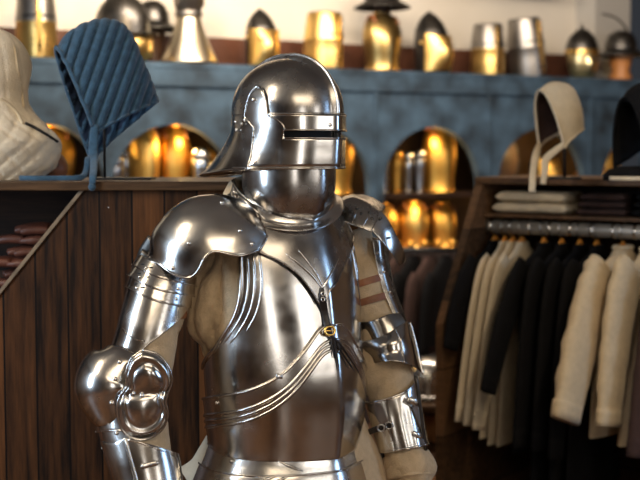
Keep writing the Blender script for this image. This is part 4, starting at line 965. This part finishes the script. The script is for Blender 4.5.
def mask_helm(t, m, m_face):
    obj('skull', MB().lathe([(.002, .335), (.006, .31), (.012, .30), (.04, .285), (.075, .25), (.095, .205), (.10, .17), (.10, .14)], 40, (0, 0, 0), .95, 1.08), m, t, solid=.002)
    obj('brow_band', MB().lathe([(.102, .135), (.105, .14), (.105, .168), (.102, .172)], 40, (0, 0, 0), .95, 1.08), BRASS, t)
    rows = []
    for i in range(15):
        f = i / 14; z = .0 + .145 * f; k = lerp_tab([(0, .62), (.3, .88), (.6, 1.0), (1, 1.03)], f)[0]
        rows.append([V((.098 * k * sin(a), -.106 * k * cos(a) - .02 * math.exp(-(a / .16) ** 2) * sin(PI * min(1, max(0, (f - .15) / .75))), z)) for a in lin(-1.5, 1.5, 41)])
    fm = obj('face_mask', MB().grid(rows), m_face, t, solid=.003)
    for s in (-1, 1): obj('eye_hole', MB().ball(V((s * .040, -.098, .112)), (.019, .008, .011), 14, 8), TRIM_BK, fm)
    obj('mouth_slot', MB().ball(V((0, -.098, .042)), (.022, .006, .005), 12, 6), TRIM_BK, fm)
    obj('neck_form', MB().lathe([(0, 0), (.06, 0), (.055, .05), (.07, .12), (0, .13)], 24), WOOD_D, t)
def place(name, px, z, d, turn, fn, label, cat, group=None, s_=None, scale=1.0, lean=0):
    """stand a piece on the display wall: px gives the distance along it, d how far behind its face"""
    p = wall_pt(WS(px) if s_ is None else s_, d, z); t = thing(name, p, label, cat, group); fn(t)
    t.rotation_euler = (0, R(lean), math.atan2(WN.x, -WN.y) + R(turn)); t.scale = (scale,) * 3; return t
STEEL_H = mat('shelf_steel', (.30, .28, .26), .40, 1, .12, 12); WARMLIT_H = mat('warm_lit_shelf_steel', (.82, .54, .18), .38, 1, .15, 9)  # the golden one has warm lamp light on steel put into its colour
ZTS = ZT + .029; GH = 'helmets along the top of the blue wall'
place('great_helm', 47, ZTS, -.14, -10, lambda t: great(t, STEEL_H, WARMLIT_H, .34), 'tall grey great helm with brass cross above the blue hood', 'helmet', GH, scale=1.0)
place('sallet_helmet', 134, ZTS + .0, -.14, 28, lambda t: (sallet(t, IRON, WARMLIT_H), head_form(t, WOOD_D, 0.0, .2)), 'dark rounded helmet with peaked brim behind the blue hood', 'helmet', GH, scale=1.22)
def bell(t):
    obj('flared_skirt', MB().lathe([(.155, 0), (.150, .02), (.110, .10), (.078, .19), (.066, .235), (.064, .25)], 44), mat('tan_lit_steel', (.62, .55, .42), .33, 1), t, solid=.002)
    obj('neck_ring', MB().lathe([(.062, .248), (.072, .252), (.072, .272), (.062, .278)], 36), STEEL_H, t)
    obj('tall_bowl', MB().lathe([(.064, .275), (.075, .30), (.082, .36), (.078, .44), (.05, .50), (.002, .52)], 36), STEEL_H, t, solid=.002)
    obj('visor_plate', MB().grid([[V((.085 * sin(a), -.088 * cos(a), z)) for a in lin(-.9, .9, 15)] for z in (.30, .36, .42)]), STEEL_H, t, solid=.002)
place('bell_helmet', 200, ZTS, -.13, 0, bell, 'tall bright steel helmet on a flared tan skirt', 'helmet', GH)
place('kettle_helmet', 180, ZTS, -.36, 0, lambda t: (kettle(t, IRON, .22), head_form(t, WOOD_D, 0, .33)), 'dark kettle helmet standing just behind the flared skirt one', 'helmet', GH, scale=.95)
place('bascinet', 272, ZTS, -.12, -6, lambda t: bas(t, IRON, WARMLIT_H, .345), 'pointed dark helmet with warm lit gold visor directly above the armor helmet', 'helmet', GH, scale=.92)
place('great_helm', 333, ZTS, -.12, 14, lambda t: great(t, WARMLIT_H, WARMLIT_H, .31), 'flat topped warm lit gold great helm over the armor helmet', 'helmet', GH, scale=1.0, lean=3)
def kb(t):
    cuirass(t, mat('aged_brass', (.42, .29, .11), .35, 1, .15, 12), .33, .112, .10, WARMLIT_H)
    obj('neck_post', MB().tube([V((0, 0, .32)), V((0, 0, .40))], [.05, .045], 20, samples=4), WOOD_D, t)
    kettle(t, IRON, .375)
place('cuirass_with_kettle_hat', 394, ZTS, -.13, -4, kb, 'aged brass body armor topped with a black brimmed hat', 'armor', GH)
place('bascinet', 441, ZTS, -.10, 8, lambda t: bas(t, IRON, WARMLIT_H, .36), 'pointed dark helmet with long bright warm lit gold visor left of the great helms', 'helmet', GH, scale=1.0)
place('great_helm', 500, ZTS, -.13, -12, lambda t: great(t, STEEL_H, WARMLIT_H, .31), 'smaller great helm upright with grey top and warm lit gold face', 'helmet', GH, scale=.98)
place('great_helm', 540, ZTS, -.13, 4, lambda t: great(t, STEEL_H, STEEL_H, .35), 'taller grey great helm tilted with pale steel face', 'helmet', GH, scale=1.02, lean=-6)
place('mask_helmet', 592, ZTS, -.11, -14, lambda t: mask_helm(t, IRON, mat('pale_brass', (.80, .66, .36), .35, 1)), 'spiked helmet with pale brass face mask and dark eye holes', 'helmet', GH, scale=1.05)
place('kettle_helmet', 632, ZTS, -.12, 0, lambda t: (kettle(t, IRON, .17), head_form(t, mat('orange_wood', (.45, .18, .05), .5), 0, .27)), 'dark wide brimmed kettle helmet at the right end of the wall', 'helmet', GH, scale=1.0)
# loop of cable on the corner wall
tag(obj('wall_cable', MB().tube([WP(600, 14, .02), WP(612, 18, .03), WP(622, 28, .03), WP(626, 40, .02)], .006, 8, samples=20), IRON), 'grey cable looping down the upper wall at the right corner', 'cable')
# pieces inside the arches
ZN = 1.302; GN = 'armor pieces inside the arches'
BRASS_N = mat('soft_brass', (.85, .47, .10), .46, 1, .2, 9); GOLD_N = mat('soft_gold', (.95, .60, .17), .44, 1, .15, 9)
STEEL_N = mat('niche_steel', (.50, .50, .52), .3, 1)
def cu(m, h, wd, dp): return lambda t: cuirass(t, m, h, wd, dp)
def vam(m, h=.25, r=.045):
    def f(t):
        obj('tube_plate', MB().lathe([(r * .8, 0), (r * .78, h * .1), (r, h * .55), (r * 1.15, h * .72), (r * 1.05, h * .76)], 28), m, t, solid=.002)
        obj('elbow_cap', MB().ball(V((0, -.004, h * .84)), (r * 1.1, r * 1.1, r * 1.0), 20, 14), m, t)
        obj('edge_roll', MB().tube([V((r * .8 * cos(a), r * .8 * sin(a), .003)) for a in lin(0, 2 * PI, 21)], .004, 8, samples=40), m, t)
    return f
place('cuirass', 62, ZN, -.26, 0, cu(BRASS_N, .37, .15, .11), 'brass body armor in the arch behind the cream hood', 'armor', GN)
place('arm_guard', 128, ZN, -.20, 0, vam(STEEL_N, .22, .05), 'small steel arm guard at left inside the arch by the blue hood', 'armor', GN)
place('arm_guard', 143, ZN, -.26, 0, vam(STEEL_D, .27, .032), 'taller grey arm guard beside the brass armor in that arch', 'armor', GN)
place('cuirass', 161, ZN, -.24, 6, cu(GOLD_N, .39, .085, .085), 'narrow bright brass body armor under the middle of the arch', 'armor', GN)
place('cuirass', 194, ZN, -.26, -10, cu(BRASS_N, .38, .085, .085), 'darker brass body armor next to the bright brass one', 'armor', GN)
place('arm_guard', 210, ZN, -.12, 0, vam(STEEL_B, .26, .046), 'bright steel arm guard in front of the darker brass armor', 'armor', GN)
place('arm_guard', 224, ZN, -.22, 0, vam(BRASS_N, .25, .045), 'brass arm guard at the right side of the arch by helmet', 'armor', GN)
place('cuirass', 352, ZN, -.22, 0, cu(BRASS_N, .38, .13, .10), 'brass body armor in the arch just right of the helmet', 'armor', GN)
vl = ['first steel arm guard from left in the wide arch row', 'second steel arm guard in the arch row, bluish', 'third arm guard in the arch row with brass tint', 'fourth steel arm guard in the arch row', 'fifth steel arm guard beside the tall brass armor']
for k, (px, m_) in enumerate(((391, STEEL_N), (403, STEEL_B), (416, BRASS_N), (427, STEEL_B), (439, STEEL_N))):
    place('arm_guard', px, ZN, -.20, 0, vam(m_, .255 - .01 * (k % 2), .031), vl[k], 'armor', 'arm guards in a row in the arch')
place('cuirass', 464, ZN, -.25, 0, cu(BRASS_N, .40, .105, .09), 'tall brass body armor at the right side of the wide arch', 'armor', GN)
place('cuirass', 402, ZB, -.24, 4, cu(GOLD_N, .27, .115, .10), 'bright brass body armor on the lower shelf, nearest far shoulder', 'armor', GN)
place('cuirass', 436, ZB, -.24, -6, cu(GOLD_N, .275, .098, .09), 'bright brass body armor in the middle of the lower arch shelf', 'armor', GN)
place('cuirass', 468, ZB, -.26, 0, cu(BRASS_N, .26, .088, .085), 'brass body armor at the lower arch shelf end by the rack', 'armor', GN)
pml = ['leftmost of six small brass knobs along the lower arch shelf', 'second of six small brass knobs along the shelf', 'third of six small brass knobs along the shelf', 'fourth of six small brass knobs along the shelf', 'fifth of six small brass knobs along the shelf', 'rightmost of six small brass knobs along the lower arch shelf']
for k in range(6):
    def pm(t):
        obj('ball', MB().ball((0, 0, .034), .026, 18, 12), BRASS_N, t); obj('foot', MB().lathe([(.02, 0), (.018, .006), (.010, .012), (.012, .016)], 16), BRASS_N, t)
    place('brass_knob', 392 + 14 * k, ZB, -.09, 0, pm, pml[k], 'knob', 'brass knobs on the lower arch shelf')
def dome(t):
    obj('shield_face', MB().lathe([(.002, .055), (.04, .052), (.10, .040), (.16, .018), (.195, 0)], 44), mat('brown_shield', (.13, .075, .045), .55, 0, .2, 10), t, solid=.006)
    obj('boss', MB().ball((0, 0, .05), (.035, .035, .022), 20, 10), IRON, t); obj('shield_rim', MB().tube([V((.195 * cos(a), .195 * sin(a), 0)) for a in lin(0, 2 * PI, 41)], .006, 8, samples=80), IRON, t)
ds = place('round_shield', 524, ZN + .195, -.30, 0, dome, 'brown round shield leaning in the arch behind the white hood', 'shield', GN)
ds.rotation_euler = (R(80), 0, math.atan2(WN.x, -WN.y))
place('bascinet', 566, ZN, -.22, 10, lambda t: bas(t, IRON, BRASS_N, .26), 'dark pointed helmet in the arch behind the white hood', 'helmet', GN, scale=.85)
place('sallet_helmet', 617, ZN + .02, -.16, 20, lambda t: sallet(t, BRASS_N, BRASS_N), 'brass helmet in the last arch beside the black hood', 'helmet', GN)

# ------------------------------------------------------------------ the dim middle distance between armor and rack
YM = 6.05
RA_M = thing('garment_rail', (px_x(425, YM), YM, 0), 'dark metal garment rail standing before the arcade between armor and rack', 'rail'); rm = RA_M.location.copy()
zr_ = px_z(250, YM)
obj('bar', MB().tube([V((px_x(385, YM), YM, zr_)), V((px_x(458, YM), YM, zr_))], .012, 14), BLACK_M, RA_M, rm)
for px in (385, 458):
    obj('post', MB().tube([V((px_x(px, YM), YM, .03)), V((px_x(px, YM), YM, zr_))], .012, 14), BLACK_M, RA_M, rm)
    obj('foot', MB().box((px_x(px, YM), YM, .015), (.04, .45, .03)), BLACK_M, RA_M, rm)
def small_garment(px, m, label, length):
    o = V((px_x(px, YM), YM, zr_)); t = thing('tunic', o, label, 'tunic', 'tunics on the far rail'); t.rotation_euler = (0, 0, R(60))
    rows = [[V((a * cos(q), b * sin(q), z)) for q in lin(0, 2 * PI, 33)[:-1]] for z, a, b in ((-.03, .05, .02), (-.06, .07, .022), (-.11, .19, .024), (-.25, .18, .03), (-length, .21, .034))]
    obj('body', MB().grid(rows, cu=True), m, t, sub=1)
    for s in (-1, 1): obj('sleeve', MB().tube([V((s * .15, 0, -.12)), V((s * .20, 0, -.2)), V((s * .25, 0, -.5))], [(.045, .02), (.05, .025), (.04, .02)], 16, samples=14), m, t)
    obj('hook', MB().tube([V((0, 0, -.04)), *[V((.0165 * sin(q), 0, -.0165 * cos(q))) for q in lin(.2, 4.2, 12)]], .002, 6, samples=16), STEEL_D, t)
for px, m_, lab, ln in ((398, BROWN_C, 'dark brown tunic on the far rail nearest the armor', .62), (414, BLACK_C, 'black tunic second along the far rail', .66), (430, BROWN_C, 'dark brown tunic third along the far rail', .5), (446, BLACK_C, 'black tunic at the rack end of the far rail', .45)):
    small_garment(px, m_, lab, ln)
YT = 5.3
tb = V((px_x(432, YT), YT, 0)); TBL = thing('low_table', tb, 'low dark wooden table between the armor and the clothes rack', 'table')
zt_ = px_z(402, YT)
obj('tabletop', MB().box(tb + V((-.02, .12, zt_ - .015)), (.26, .42, .03)), WOOD_R, TBL, tb, smooth=False, bevel=.004)
obj('lower_shelf', MB().box(tb + V((-.02, .12, px_z(446, YT))), (.24, .40, .02)), WOOD_R, TBL, tb, smooth=False)
for sx in (-1, 1):
    for sy in (-1, 1): obj('leg', MB().box(tb + V((-.02 + sx * .11, .12 + sy * .18, (zt_ - .03) / 2)), (.03, .03, zt_ - .03)), WOOD_R, TBL, tb, smooth=False)
hm = thing('steel_helmet', (px_x(431, YT + .05), YT + .08, zt_), 'bright steel open helmet on the low table', 'helmet')
obj('bowl', MB().lathe([(.002, .19), (.04, .184), (.07, .16), (.09, .12), (.095, .07), (.10, .01), (.104, .0)], 36), STEEL_B, hm, solid=.002)
obj('rim_band', MB().lathe([(.101, .0), (.107, .004), (.105, .022), (.100, .026)], 36), STEEL_D, hm)
bx = thing('wooden_box', (px_x(436, YT), YT + .10, px_z(446, YT) + .0115), 'small orange brown wooden box on the lower shelf of the low table', 'box')
obj('box_body', MB().box((0, 0, .05), (.13, .16, .10)), mat('orange_box_wood', (.32, .14, .05), .5, 0, .2, 12), bx, smooth=False, bevel=.004)
obj('box_lid', MB().box((0, 0, .108), (.136, .166, .016)), mat('orange_lid_wood', (.36, .17, .06), .5, 0, .2, 12), bx, smooth=False, bevel=.003)
